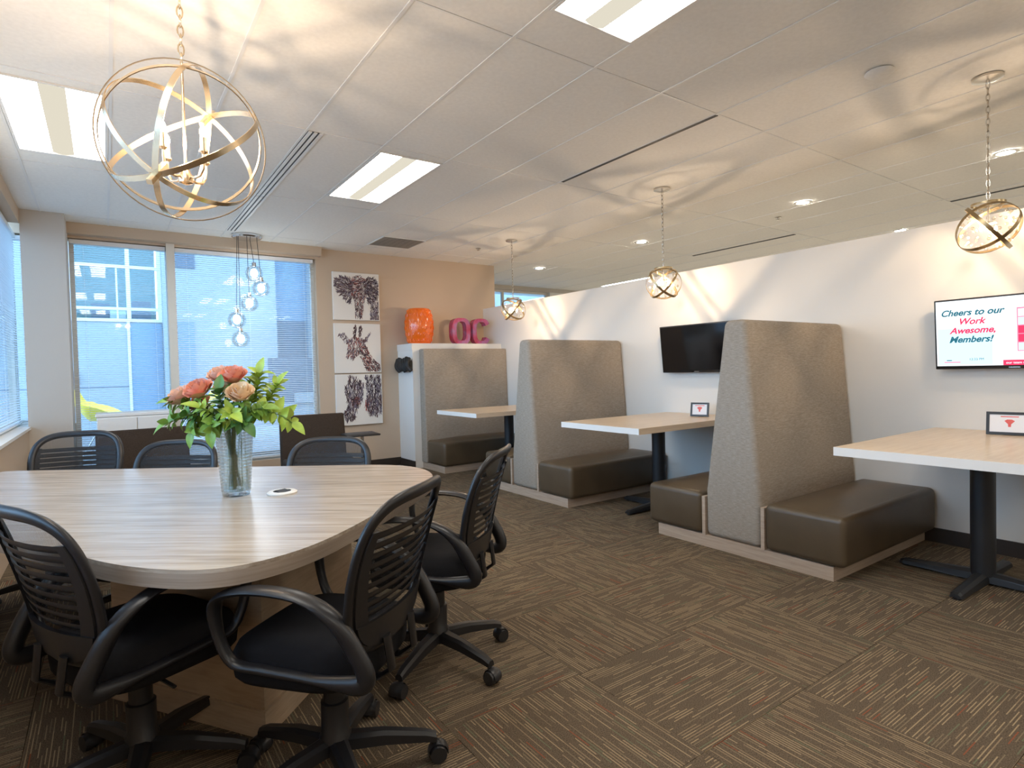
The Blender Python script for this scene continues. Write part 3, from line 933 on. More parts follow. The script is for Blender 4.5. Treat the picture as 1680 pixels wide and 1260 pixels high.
# ------------------------------------------------------------------ white shelf wall and what stands on it
sb = thing('shelf_wall', 'white boxed half wall with a ledge behind the farthest booth', 'half wall', (0, 0, 0))
MB().box(3.505, XW - 0.002, 7.405, YB - 0.002, 0, 1.66).obj('body', 'white_paint', sb)
MB().box(3.497, XW - 0.002, 7.405, YB - 0.002, 1.66, 1.752).obj('ledge', 'white_paint', sb)
MB().box(3.493, 3.505, 7.40, YB - 0.018, 0, 0.105).obj('baseboard', 'baseboard', sb)

gs = thing('garden_stool', 'glossy orange ceramic garden stool on the white ledge', 'stool', (3.725, 7.62, 1.752))
prof = [(0.150, 0.0), (0.165, 0.01), (0.190, 0.10), (0.207, 0.20), (0.209, 0.27), (0.200, 0.36), (0.180, 0.45), (0.165, 0.49), (0.150, 0.505), (0.05, 0.51)]
body = MB().lathe(prof, n=36).obj('body', 'orange_glaze', gs, 50)
def rad(z):
    for (r0, z0), (r1, z1) in zip(prof[:-1], prof[1:]):
        if z0 <= z <= z1: return r0 + (r1 - r0) * (z - z0) / max(1e-6, z1 - z0)
    return 0.15
st = MB()
for j in range(9):
    for i in range(18):
        a = 2 * PI * (i + 0.5 * (j % 2)) / 18; z = 0.07 + j * 0.045
        r = rad(z)
        pts = []
        for k in range(5):
            t_ = k / 4
            aa = a + 0.13 * (t_ - 0.5); zz = z + 0.032 * math.sin(PI * t_) * (1 if j % 2 else -1)
            pts.append((rad(zz) * math.cos(aa) * 1.005, rad(zz) * math.sin(aa) * 1.005, zz))
        st.sweep(pts, (0, 0, 1), 0.005, 0.003, n=5)
tag(st.obj('raised_pattern', 'orange_glaze', body, 60), kind='stuff')
for z in (0.035, 0.475):
    for i in range(20):
        a = 2 * PI * i / 20; r = rad(z)
        MB().sphere((r * math.cos(a), r * math.sin(a), z), 0.009, 8, 5).obj('stud', 'orange_glaze', body, 60)

def letter_o(gap=False):
    """upright stadium ring; gap opens the side like a C"""
    w, h, th, d = 0.155, 0.195, 0.052, 0.055
    def outline(ww, hh, n=40):
        r = min(ww, hh) * 0.95
        out = []
        for i in range(n):
            a = 2 * PI * i / n
            cx_, sy = math.cos(a), math.sin(a)
            e = 2 / 3.2
            out.append((ww * math.copysign(abs(cx_) ** e, cx_), hh * math.copysign(abs(sy) ** e, sy)))
        return out
    o_, i_ = outline(w, h), outline(w - th * 1.35, h - th)
    n = len(o_)
    idx = list(range(n))
    if gap: idx = [k for k in range(n) if not (abs(math.sin(2 * PI * k / n)) < 0.34 and math.cos(2 * PI * k / n) > 0)]
    if gap:
        s0 = [k for k in idx if (k - 1) % n not in idx][0]
        idx = [(s0 + q) % n for q in range(len(idx))]
    m = MB()
    vs = []
    for k in idx:
        for (a, b), y in ((o_[k], -d), (o_[k], d), (i_[k], d), (i_[k], -d)): vs.append((a, y, b + h))
    fs = []
    N = len(idx)
    for q in range(N if not gap else N - 1):
        a, b = q * 4, ((q + 1) % N) * 4
        for e in range(4): fs.append((a + e, a + (e + 1) % 4, b + (e + 1) % 4, b + e))
    if gap: fs += [(0, 1, 2, 3), ((N - 1) * 4 + 3, (N - 1) * 4 + 2, (N - 1) * 4 + 1, (N - 1) * 4)]
    return m.add(vs, fs)
for nm, x, gp, lab in (('decorative_letter', 4.385, False, 'pink glazed letter O standing on the white ledge'), ('decorative_letter', 4.735, True, 'pink glazed letter C standing on the white ledge')):
    t = thing(nm, lab, 'letter', (x, 7.60, 1.752), 0, 'pink letters on the ledge')
    letter_o(gp).obj('letter_body', 'pink_glaze', t, 40)

kn = thing('rope_knot_ornament', 'black twisted rope ornament on the side of the white shelf wall', 'ornament', (3.495, 7.60, 1.455))
rnd = random.Random(11)
for k in range(7):
    a0 = -0.19 + 0.063 * k
    path = []
    for i in range(9):
        t_ = i / 8
        path.append((-0.03 - 0.035 * math.sin(PI * t_), a0 + 0.07 * (t_ - 0.5) + 0.015 * math.sin(6 * t_ + k), -0.085 + 0.17 * t_ + 0.012 * math.sin(k * 1.7)))
    MB().sweep(path, (1, 0, 0), 0.028, 0.030, n=8).obj('rope_strand', 'black_rope', kn, 60)
MB().box(-0.03, 0.0, -0.2, 0.2, -0.06, 0.06).obj('backing', 'black_rope', kn)

# ------------------------------------------------------------------ canvases
def strokes(polys, n, mats, direction, seed, lo=0.03, hi=0.10, wd=0.010):
    """brush strokes inside outlines given in 0..1 canvas coordinates; returns a builder with material slots"""
    rnd = random.Random(seed)
    def inside(p, poly):
        c = False
        for (x0, y0), (x1, y1) in zip(poly, poly[1:] + poly[:1]):
            if (y0 > p[1]) != (y1 > p[1]) and p[0] < (x1 - x0) * (p[1] - y0) / (y1 - y0) + x0: c = not c
        return c
    m = MB()
    for pi_, (poly, dens, ms) in enumerate(polys):
        xs = [p[0] for p in poly]; ys = [p[1] for p in poly]
        for k in range(int(n * dens)):
            for _ in range(30):
                p = (rnd.uniform(min(xs), max(xs)), rnd.uniform(min(ys), max(ys)))
                if inside(p, poly): break
            a = direction(p, pi_) + rnd.gauss(0, 0.35)
            ln = rnd.uniform(lo, hi); w = rnd.uniform(0.5, 1.0) * wd; bend = rnd.gauss(0, 0.5)
            pts = []
            for i in range(4):
                t = i / 3 - 0.5
                aa = a + bend * t
                pts.append((p[0] + ln * t * math.cos(aa), p[1] + ln * t * math.sin(aa), w * (0.35 + 0.65 * math.cos(PI * t * 0.9))))
            vs = []
            dx, dy = -math.sin(a), math.cos(a)
            for x, y, ww in pts:
                vs += [(min(.985, max(.015, x + dx * ww)), min(.985, max(.015, y + dy * ww)), k * 2e-6 + pi_ * 1e-4), (min(.985, max(.015, x - dx * ww)), min(.985, max(.015, y - dy * ww)), k * 2e-6 + pi_ * 1e-4)]
            m.cur = rnd.choice(ms)
            m.add(vs, [(2 * i, 2 * i + 1, 2 * i + 3, 2 * i + 2) for i in range(3)])
    return m
def canvas(z0, z1, label, part, mb):
    x0, x1 = 2.568, 3.232
    t = thing('canvas_painting', label, 'painting', (0, YB, 0), 0, 'animal canvases')
    MB().rbox(x0, x1, -0.040, 0.0, z0, z1, 0.004, 1).obj('canvas', 'canvas_white', t)
    w, h = x1 - x0, z1 - z0
    mb.v = [(x0 + x * w, -0.0405 - z, z0 + y * h) for x, y, z in mb.v]
    mb.obj(part, ['paint_dark', 'paint_brown', 'paint_red', 'paint_grey', 'canvas_white'], t)
rad_dir = lambda cx_, cy_: (lambda p, i: math.atan2(p[1] - cy_, p[0] - cx_))
ele = [([(.02, .70), (.05, .84), (.16, .92), (.34, .92), (.42, .82), (.40, .50), (.36, .34), (.24, .42), (.10, .55)], .34, [0, 1, 1, 3]),
       ([(.66, .82), (.74, .92), (.88, .93), (.98, .80), (.97, .55), (.86, .38), (.74, .36), (.70, .55)], .34, [0, 0, 1, 3]),
       ([(.36, .80), (.46, .93), (.58, .95), (.70, .86), (.72, .60), (.66, .40), (.60, .04), (.46, .03), (.45, .40), (.38, .55)], .36, [1, 1, 2, 3, 0]),
       ([(.80, .42), (.97, .50), (.97, .02), (.78, .02)], .14, [3, 1, 0]),
       ([(.59, .62), (.63, .62), (.68, .28), (.63, .26)], .06, [4])]
canvas(2.092, 2.750, 'square canvas painting of an elephant head, topmost of three', 'elephant_strokes',
       strokes(ele, 1500, None, lambda p, i: (math.atan2(p[1] - .7, p[0] - .5) + (0 if i < 2 else 0)) if i < 2 else (PI / 2 if p[1] < .6 else 0.3), 1, wd=0.0075))
gir = [([(.40, .90), (.45, .98), (.48, .90), (.46, .70), (.40, .70)], .06, [0, 1]), ([(.52, .92), (.57, .97), (.60, .90), (.56, .74), (.51, .72)], .05, [0, 1]),
       ([(.07, .78), (.20, .80), (.36, .62), (.24, .60)], .06, [1, 3]), ([(.62, .66), (.78, .82), (.70, .66), (.60, .60)], .05, [1, 3]),
       ([(.30, .66), (.42, .74), (.60, .70), (.66, .55), (.56, .42), (.36, .26), (.24, .30), (.26, .44)], .30, [1, 1, 2, 3]),
       ([(.50, .44), (.66, .56), (.80, .30), (.98, .14), (.96, .03), (.66, .03)], .34, [0, 0, 1, 2])]
canvas(1.358, 2.045, 'square canvas painting of a giraffe head, middle of three', 'giraffe_strokes', strokes(gir, 900, None, lambda p, i: -0.9 if i == 5 else 1.4, 2, 0.03, 0.08, wd=0.009))
zeb = [([(.18, .70), (.30, .98), (.40, .94), (.60, .80), (.56, .50), (.44, .30), (.36, .10), (.18, .08), (.14, .22), (.26, .40)], .45, [0, 0, 1, 3]),
       ([(.62, .96), (.98, .96), (.98, .20), (.90, .10), (.70, .20), (.62, .40), (.66, .60)], .45, [0, 0, 1, 3]), ([(.34, .52), (.50, .56), (.46, .40), (.34, .40)], .07, [2, 1]), ([(.62, .44), (.70, .46), (.68, .28), (.62, .30)], .03, [2])]
canvas(0.632, 1.342, 'square canvas painting of zebra heads, lowest of three', 'zebra_strokes', strokes(zeb, 900, None, lambda p, i: 1.5 if i != 2 else 0.3, 4, 0.05, 0.14, wd=0.0095))

# ------------------------------------------------------------------ conference table
TZ = 0.80
outline = [(-0.58, 4.74), (-0.58, 3.45), (-0.50, 3.08), (-0.34, 2.76), (-0.174, 2.445), (-0.104, 2.307), (-0.01, 2.119), (0.078, 1.993), (0.163, 1.904), (0.235, 1.858), (0.313, 1.842),
           (0.40, 1.855), (0.498, 1.890), (0.60, 1.955), (0.70, 2.035), (0.82, 2.143), (0.949, 2.262), (1.10, 2.405), (1.215, 2.517), (1.30, 2.607), (1.358, 2.68), (1.41, 2.77), (1.448, 2.88), (1.465, 3.0), (1.452, 3.11),
           (1.41, 3.22), (1.329, 3.325), (1.152, 3.468), (0.671, 3.835), (0.247, 4.175), (-0.186, 4.505), (-0.50, 4.745)]
def chaikin(P, n=2):
    for _ in range(n):
        P = [q for a, b in zip(P, P[1:] + P[:1]) for q in ((a[0] * .75 + b[0] * .25, a[1] * .75 + b[1] * .25), (a[0] * .25 + b[0] * .75, a[1] * .25 + b[1] * .75))]
    return P
outline = chaikin(outline)
ct = thing('conference_table', 'large rounded conference table with grey oak laminate top and solid pedestal', 'table', (0, 0, 0))
MB().prism(outline, TZ - 0.012, TZ).obj('table_top', 'conf_top', ct)
MB().prism(outline, TZ - 0.056, TZ - 0.0121).obj('edge_band', 'conf_edge', ct, 35)
A, B = Vector((0.698, 0.716)), Vector((-0.552, 0.834))
P0 = Vector((0.441, 2.277))
def quad(o, la, lb): return [tuple(o), tuple(o + A * la), tuple(o + A * la + B * lb), tuple(o + B * lb)]
MB().prism(quad(P0, 0.80, 0.85), 0.0, 0.105).obj('plinth', 'pedestal_wood', ct)
MB().prism(quad(P0 + A * 0.012 + B * 0.012, 0.776, 0.826), 0.105, TZ - 0.056).obj('pedestal', 'pedestal_wood', ct)
gr = thing('cable_grommet', 'round metal cable grommet with black flap set in the table top', 'grommet', (0.66, 2.847, TZ))
MB().lathe([(0.040, 0.0), (0.066, 0.0), (0.068, 0.006), (0.060, 0.011), (0.040, 0.011)], n=32, closed_ends=False).obj('trim_ring', 'edge_white', gr, 40)
MB().cyl((0, 0, 0.0), (0, 0, 0.007), 0.042, n=28).obj('well', 'black_plastic', gr)
fl_ = MB().rbox(-0.03, 0.03, -0.038, 0.012, 0, 0.005, 0.002, 1).obj('flap', 'black_plastic', gr)
fl_.location = (0.0, 0.012, 0.008); fl_.rotation_euler = (R(10), 0, 0.5)

# ------------------------------------------------------------------ office chairs
EXP = 3.8
def half_w(t): return 0.255 * max(0.0, 1 - abs(2 * t - 1) ** EXP) ** (1 / EXP) * (0.86 + 0.14 * min(1, t / 0.55))
def bp(y, t, off=0.0):
    """point of the chair back: y sideways, t bottom to top"""
    return Vector((-0.222 - 0.125 * t ** 1.25 + 0.75 * y * y + off, y, 0.520 + 0.468 * t))
def office_chair(label):
    c = thing('office_chair', label, 'chair', (0, 0, 0), 0, 'black office chairs around the conference table')
    # star base
    leg = MB()
    prof = [(0.03, 0.150, 0.105, 0.034), (0.16, 0.140, 0.098, 0.028), (0.30, 0.112, 0.080, 0.022), (0.335, 0.098, 0.072, 0.018)]
    vs = []; fs = []
    for u, zt, zb, w in prof:
        vs += [(u, -w, zb), (u, w, zb), (u, w * 0.9, zt - 0.010), (u, w * 0.45, zt), (u, -w * 0.45, zt), (u, -w * 0.9, zt - 0.010)]
    for j in range(len(prof) - 1):
        for i in range(6): fs.append((j * 6 + i, j * 6 + (i + 1) % 6, j * 6 + 6 + (i + 1) % 6, j * 6 + 6 + i))
    fs += [(5, 4, 3, 2, 1, 0), tuple(range(len(vs) - 6, len(vs)))]
    leg.add(vs, fs)
    leg_me = leg.mesh('leg', 'black_plastic', 35)
    cas = MB()
    cas.cyl((0.325, 0, 0.055), (0.325, 0, 0.095), 0.009, n=8)
    for s in (-1, 1): cas.cyl((0.340, s * 0.007, 0.031), (0.340, s * 0.030, 0.031), 0.031, 0.028, n=18)
    hood = []
    for k in range(9):
        a = R(-10 + 200 * k / 8)
        hood.append((0.340 + 0.034 * math.cos(a), 0, 0.031 + 0.034 * math.sin(a)))
    cas.sweep(hood, (0, 1, 0), 0.020, 0.003, n=6)
    cas_me = cas.mesh('castor', 'castor_rubber', 40)
    for k in range(5):
        lo = link('leg', leg_me, c, None, (0, 0, 2 * PI * k / 5))
        link('castor', cas_me, lo)
    MB().lathe([(0.048, 0.095), (0.052, 0.10), (0.052, 0.150), (0.045, 0.160), (0.045, 0.265), (0.036, 0.268), (0.036, 0.33), (0.026, 0.332), (0.026, 0.40)], n=20).obj('gas_column', 'black_plastic', c, 40)
    MB().rbox(-0.13, 0.10, -0.09, 0.09, 0.375, 0.418, 0.012, 2).obj('tilt_mechanism', 'black_plastic', c, 40)
    MB().sweep([(-0.02, -0.08, 0.395), (-0.02, -0.19, 0.392), (-0.02, -0.25, 0.388)], (0, 0, 1), 0.005, 0.007, n=6).obj('tilt_lever', 'black_plastic', c, 40)
    # seat: rounded cushion
    s = MB()
    rings = [(0.80, 0.405), (0.92, 0.410), (0.98, 0.430), (1.0, 0.470), (0.985, 0.508), (0.93, 0.532), (0.80, 0.545), (0.55, 0.542), (0.25, 0.536), (0.01, 0.534)]
    n = 36; vs = []; fs = []
    for k, z in rings:
        for i in range(n):
            a = 2 * PI * i / n
            e = 2 / 3.6
            x = 0.245 * math.copysign(abs(math.cos(a)) ** e, math.cos(a)) * k
            y = 0.235 * math.copysign(abs(math.sin(a)) ** e, math.sin(a)) * k
            dz = -0.030 * max(0, x / 0.255) ** 3
            vs.append((x + 0.03, y, z + dz))
    for j in range(len(rings) - 1):
        for i in range(n): fs.append((j * n + i, j * n + (i + 1) % n, j * n + n + (i + 1) % n, j * n + n + i))
    fs += [tuple(range(n)), tuple(range(len(vs) - n, len(vs)))]
    s.add(vs, fs).obj('seat', 'black_fabric', c, 60)
    # arms: closed loops
    def cr(P, m=5):
        out = []
        N = len(P)
        for i in range(N):
            p0, p1, p2, p3 = (Vector(P[(i + k - 1) % N]) for k in range(4))
            for q in range(m):
                t = q / m
                out.append(0.5 * ((2 * p1) + (p2 - p0) * t + (2 * p0 - 5 * p1 + 4 * p2 - p3) * t * t + (3 * p1 - p0 - 3 * p2 + p3) * t ** 3))
        return out
    for sd in (-1, 1):
        y = sd * 0.252
        P = [(0.08, y, 0.486), (0.165, y * 1.02, 0.496), (0.205, y * 1.05, 0.555), (0.222, y * 1.07, 0.650), (0.200, y * 1.07, 0.700), (0.12, y * 1.07, 0.725), (0.01, y * 1.06, 0.728), (-0.09, y * 1.03, 0.708), (-0.175, y * 1.0, 0.650), (-0.232, y * 0.97, 0.560), (-0.258, y * 0.95, 0.500), (-0.240, y * 0.94, 0.468), (-0.16, y * 0.95, 0.466), (-0.03, y * 0.97, 0.476)]
        path = cr(P)
        w1 = [0.021 + 0.010 * max(0, min(1, (p.z - 0.58) / 0.1)) for p in path]
        w2 = [0.013 + 0.016 * max(0, min(1, (-0.10 - p.x) / 0.12)) for p in path]
        MB().sweep(path, (0, 1, 0), w1, w2, closed=True, n=10).obj('armrest', 'black_plastic', c, 60)
    # back: rim, solid foot, louvre slats, net
    rim = []
    for i in range(64):
        a = 2 * PI * i / 64
        t = 0.5 + 0.5 * math.copysign(abs(math.sin(a)) ** (2 / EXP), math.sin(a))
        yy = math.copysign(abs(math.cos(a)) ** (2 / EXP), math.cos(a)) * 0.255 * (0.86 + 0.14 * min(1, t / 0.55))
        rim.append(bp(yy, t))
    MB().sweep(rim, (1, 0, 0.25), 0.013, 0.021, closed=True, n=10).obj('back_frame', 'black_plastic', c, 60)
    MB().sheet(lambda u, v: bp((2 * u - 1) * (half_w(0.012 + 0.20 * v) - 0.004), 0.012 + 0.20 * v, -0.008), 14, 5, 0.014, (1, 0, 0)).obj('back_foot_plate', 'black_plastic', c, 50)
    for s_ in (-1, 1):
        MB().sheet(lambda u, v: bp(s_ * (half_w(0.18 + 0.64 * v) - 0.004 - 0.050 * (1 - u) * (1 - 0.5 * v)), 0.18 + 0.64 * v, -0.007), 3, 12, 0.011, (1, 0, 0)).obj('back_side_web', 'black_plastic', c, 50)
    for k in range(9):
        t = 0.255 + 0.066 * k
        w = half_w(t) - 0.026
        path = [bp(w * (2 * i / 12 - 1), t, -0.004) for i in range(13)]
        MB().sweep(path, (-0.62, 0, 1.0), 0.0145, 0.0035, n=6).obj('back_slat', 'black_plastic', c, 60)
    MB().sheet(lambda u, v: bp((2 * u - 1) * (half_w(0.2 + 0.78 * v) - 0.006), 0.2 + 0.78 * v, 0.010), 12, 12).obj('back_net', 'chair_net', c, 60)
    for sd in (-1, 1):
        MB().sweep([(-0.08, sd * 0.07, 0.400), (-0.21, sd * 0.075, 0.406), (-0.258, sd * 0.08, 0.44), (-0.245, sd * 0.085, 0.545)], (0, 1, 0), 0.022, 0.009, n=8).obj('back_support', 'black_plastic', c, 50)
    return c
ch1 = office_chair('black office chair in front, showing its side, arm loop and star base')
def put_chair(c, x, y, head, legrot, sz=1.0):
    c.location = (x, y, 0)
    c.rotation_euler = (0, 0, R(head))
    c.scale = (1, 1, sz)
    for o in c.children:
        if o.name.startswith('leg'): o.rotation_euler.z += R(legrot)
    return c
chairs = [ch1]
for lab in ('black office chair behind the front one, nearest to the booths', 'black office chair cut off by the left edge, seen from behind',
            'black office chair at the far side of the table, nearest the column', 'black office chair at the far side, directly behind the vase', 'black office chair at the far side, in front of the canvas paintings'):
    k = copy_tree(ch1)
    k['label'] = lab
    chairs.append(k)
put_chair(chairs[0], 0.590, 1.925, 130, -8)
put_chair(chairs[1], 1.235, 2.42, 133, 8)
put_chair(chairs[2], 0.06, 2.32, 24, 20)
put_chair(chairs[3], -0.255, 4.615, -108, 0, 1.0)
put_chair(chairs[4], 0.20, 4.10, -126, 30, 0.94)
put_chair(chairs[5], 0.965, 3.445, -130, 10, 0.945)

# ------------------------------------------------------------------ vase with roses and greenery
VX, VY = 0.482, 2.955
vs_ = thing('glass_vase', 'ribbed clear glass vase on the conference table', 'vase', (VX, VY, TZ))
prof = [(0.004, 0.0), (0.058, 0.0), (0.061, 0.008)]
nr = 20
for k in range(nr):
    z = 0.02 + 0.295 * k / nr; r = 0.060 + 0.021 * (z / 0.315)
    prof += [(r, z), (r + 0.0028, z + 0.295 / nr * 0.30), (r + 0.0028, z + 0.295 / nr * 0.65)]
prof += [(0.0825, 0.315), (0.0785, 0.315)]
inner = [(0.0785 - 0.021 * (1 - k / 8), 0.315 - (0.315 - 0.022) * (1 - k / 8)) for k in range(8, -1, -1)]
MB().lathe(prof + inner + [(0.004, 0.020)], n=36, closed_ends=False).obj('glass_body', 'vase_glass', vs_, 40)
MB().lathe([(0.003, 0.023), (0.0555, 0.023), (0.068, 0.20), (0.003, 0.2)], n=24, closed_ends=False).obj('water', 'clear_glass', vs_, 40)

M_PX = 2.70 / 951
def vp(px, py, dep=0.0):
    """point near the vase from its look: sideways/upward offsets in the plane facing the camera, dep metres further away"""
    o = cam_r * ((px - 388) * M_PX) + cam_w * dep
    return Vector((o.x, o.y, (812 - py) * M_PX))
def bezier(p0, p1, p2, n=9):
    return [p0 * (1 - t) ** 2 + p1 * 2 * t * (1 - t) + p2 * t * t for t in [i / (n - 1) for i in range(n)]]
def rose(px, py, dep, size, m, label, seed):
    rnd = random.Random(seed)
    t = thing('rose', label, 'flower', (VX, VY, TZ), 0, 'roses in the glass vase')
    c = vp(px, py, dep)
    foot = Vector((rnd.uniform(-0.03, 0.03), rnd.uniform(-0.03, 0.03), 0.03))
    mouth = Vector((c.x * 0.18, c.y * 0.18, 0.30))
    base = c - Vector((0, 0, size * 0.65))
    path = bezier(foot, mouth * 0.9 + Vector((0, 0, 0.02)), mouth, 5) + bezier(mouth, mouth + Vector((0, 0, 0.07)), base, 6)[1:]
    MB().sweep(path, (1, 0, 0), 0.0038, 0.0038, n=6).obj('stem', 'stem_green', t, 60)
    ax = (base - mouth).normalized() * 0.5 + Vector((0, 0, 0.6)) - cam_w * 0.45
    ax.normalize()
    e1 = ax.orthogonal().normalized(); e2 = ax.cross(e1)
    b = MB()
    layers = [(3, 0.24, 0.98, 1.25, -0.15), (4, 0.38, 1.03, 1.1, -0.10), (5, 0.56, 1.02, 0.95, 0.0), (5, 0.74, 0.96, 0.90, 0.12), (6, 0.86, 0.90, 0.80, 0.20), (6, 0.96, 0.74, 0.74, 0.34)]
    for li, (n, rr, hh, wd, curl) in enumerate(layers):
        for k in range(n):
            a0 = 2 * PI * (k + 0.5 * (li % 2)) / n + rnd.uniform(-0.2, 0.2)
            jr = rnd.uniform(0.92, 1.08)
            def f(u, v):
                aa = a0 + (u - 0.5) * 2 * wd * (0.35 + 0.65 * math.sin(PI * min(1, v * 0.75 + 0.12)))
                edge = (2 * u - 1) ** 2
                r = size * rr * jr * (math.sin(v * PI / 2) ** 0.75 + curl * max(0, v - 0.6) * (1 + 0.4 * edge))
                z = size * hh * 1.35 * (v * (1 - 0.16 * edge) - 0.45 * max(0, v - 0.75) * max(0, curl) * 2.0) - size * 0.65
                return c + e1 * (r * math.cos(aa)) + e2 * (r * math.sin(aa)) + ax * z
            b.sheet(f, 6, 6)
    bl = b.obj('bloom', m, t, 75)
    sp = MB()
    for k in range(5):
        a = 2 * PI * k / 5
        def g(u, v): 
            r = size * (0.12 + 0.75 * v); w = (u - 0.5) * 0.5 * (1 - v) * size
            return base + (e1 * math.cos(a) + e2 * math.sin(a)) * r + (e2 * math.cos(a) - e1 * math.sin(a)) * w + ax * (size * (0.1 * v - 0.35 * v * v))
        sp.sheet(g, 2, 3)
    sp.obj('sepals', 'leaf_green', t, 60)
    return t
rose(417, 644, -0.10, 0.057, 'rose_pale', 'pale peach rose at the right front of the bouquet', 1)
rose(347, 637, -0.08, 0.057, 'rose_coral', 'deep coral rose in the middle of the bouquet front', 2)
rose(393, 616, -0.02, 0.057, 'rose_coral', 'coral pink rose at the top of the bouquet', 3)
rose(362, 615, 0.04, 0.057, 'rose_peach', 'peach rose at the back of the bouquet, above the coral one', 4)
rose(308, 648, -0.03, 0.057, 'rose_peach', 'peach rose at the far left of the bouquet', 5)
rose(374, 634, 0.02, 0.052, 'rose_pale', 'small peach rose tucked between the coral roses', 6)
rose(333, 660, 0.00, 0.048, 'rose_coral', 'small coral rose low on the left of the bouquet', 7)

def leaf_mesh(m, L, W, bend):
    def f(u, v):
        w = W * math.sin(PI * min(1, v ** 0.8)) ** 0.8 * (1 - 0.25 * v)
        x = (u - 0.5) * 2 * w
        return (x, L * v, bend * L * v * v * -1 + abs(x) * 0.35)
    return MB().sheet(f, 4, 6).mesh('leaf', m, 70)
LEAF = {m: [leaf_mesh(m, L, W, b) for L, W, b in ((0.078, 0.026, 0.25), (0.062, 0.023, 0.15), (0.088, 0.028, 0.40))] for m in ('leaf_green', 'leaf_lime', 'leaf_dark')}
def sprig(label, pts, m, n, seed, scale=1.0, start=0.25, group='green sprigs in the vase'):
    rnd = random.Random(seed)
    t = thing('leafy_sprig', label, 'foliage', (VX, VY, TZ), 0, group)
    P = [vp(*p) for p in pts]
    foot = Vector((rnd.uniform(-0.035, 0.035), rnd.uniform(-0.035, 0.035), 0.03))
    path = [foot] + bezier(P[0], P[1], P[2], 10)
    MB().sweep(path, (1, 0, 0), 0.0028, 0.0028, n=5).obj('stem', 'stem_green', t, 60)
    for k in range(n):
        q = start + (1 - start) * (k + 0.5) / n
        i = min(8, int(q * 9)); fr = q * 9 - i
        p = path[1 + i].lerp(path[2 + i] if i < 9 else path[1 + i], fr)
        tg = (path[2 + i] - path[1 + i]).normalized()
        a = k * 2.4 + rnd.uniform(-0.4, 0.4)
        e1 = tg.orthogonal().normalized(); e2 = tg.cross(e1)
        out = (e1 * math.cos(a) + e2 * math.sin(a))
        y = (out * rnd.uniform(0.8, 1.2) + tg * rnd.uniform(0.3, 0.9) + Vector((0, 0, rnd.uniform(-0.25, 0.25)))).normalized()
        up = (tg + Vector((0, 0, 0.8)) - cam_w * 0.5)
        x = y.cross(up).normalized(); z = x.cross(y)
        sc = scale * rnd.uniform(0.75, 1.15)
        mt = Matrix((x * sc, y * sc, z * sc)).transposed().to_4x4()
        mt.translation = p
        o = link('leaf', rnd.choice(LEAF[m]), t)
        o.matrix_local = mt
    # tip leaf
    tg = (path[-1] - path[-2]).normalized(); x = tg.cross(Vector((0, 0, 1)) - cam_w * 0.6).normalized(); z = x.cross(tg)
    mt = Matrix((x, tg, z)).transposed().to_4x4(); mt.translation = path[-1]
    o = link('leaf', LEAF[m][0], t); o.matrix_local = mt
sprig('lime green sprig drooping out to the lower right of the vase', [(396, 696, -0.02), (445, 655, -0.06), (494, 693, -0.08)], 'leaf_lime', 22, 1, 0.85)
sprig('tall lime green sprig rising at the upper right of the bouquet', [(396, 695, 0.02), (420, 650, 0.06), (424, 612, 0.06)], 'leaf_lime', 30, 2, 0.85, 0.35)
sprig('yellowish green sprig reaching right behind the pale peach rose', [(398, 695, 0.02), (440, 660, 0.06), (455, 632, 0.05)], 'leaf_lime', 27, 3, 0.8, 0.3)
sprig('mid green sprig spreading right under the pale peach rose', [(396, 697, -0.03), (420, 670, -0.09), (452, 668, -0.10)], 'leaf_green', 21, 4, 0.8)
sprig('green sprig reaching far left beyond the roses', [(380, 696, 0.0), (330, 655, -0.02), (290, 655, -0.02)], 'leaf_green', 24, 5, 0.85, 0.3)
sprig('green sprig drooping at the lower left of the bouquet', [(380, 698, -0.03), (330, 670, -0.08), (296, 690, -0.09)], 'leaf_green', 21, 6, 0.8, 0.3)
sprig('dark green sprig between the coral rose and the pale peach rose', [(388, 696, -0.05), (386, 665, -0.12), (384, 638, -0.10)], 'leaf_dark', 15, 7, 0.85, 0.3)
sprig('dark green sprig at the rim of the vase, hanging to the right', [(394, 700, -0.05), (415, 672, -0.12), (428, 690, -0.13)], 'leaf_dark', 15, 8, 0.85)
sprig('green sprig hanging over the front rim of the vase', [(386, 698, -0.06), (378, 672, -0.14), (380, 700, -0.16)], 'leaf_green', 15, 9, 0.85)
sprig('green sprig hanging over the left rim of the vase', [(380, 700, -0.03), (352, 668, -0.10), (344, 702, -0.12)], 'leaf_green', 18, 10, 0.85)
sprig('green sprig at the back of the bouquet behind the top roses', [(388, 696, 0.06), (380, 650, 0.10), (400, 628, 0.10)], 'leaf_green', 18, 11, 0.8, 0.3)
sprig('dark green sprig under the deep coral rose', [(384, 697, -0.04), (360, 668, -0.10), (330, 676, -0.11)], 'leaf_dark', 18, 12, 0.8)
sprig('light green sprig in the middle of the bouquet below the roses', [(386, 697, -0.06), (375, 670, -0.13), (362, 664, -0.15)], 'leaf_lime', 13, 13, 0.7)
sprig('light green sprig low in front of the pale peach rose', [(392, 697, -0.06), (402, 668, -0.13), (412, 674, -0.15)], 'leaf_lime', 13, 14, 0.7)

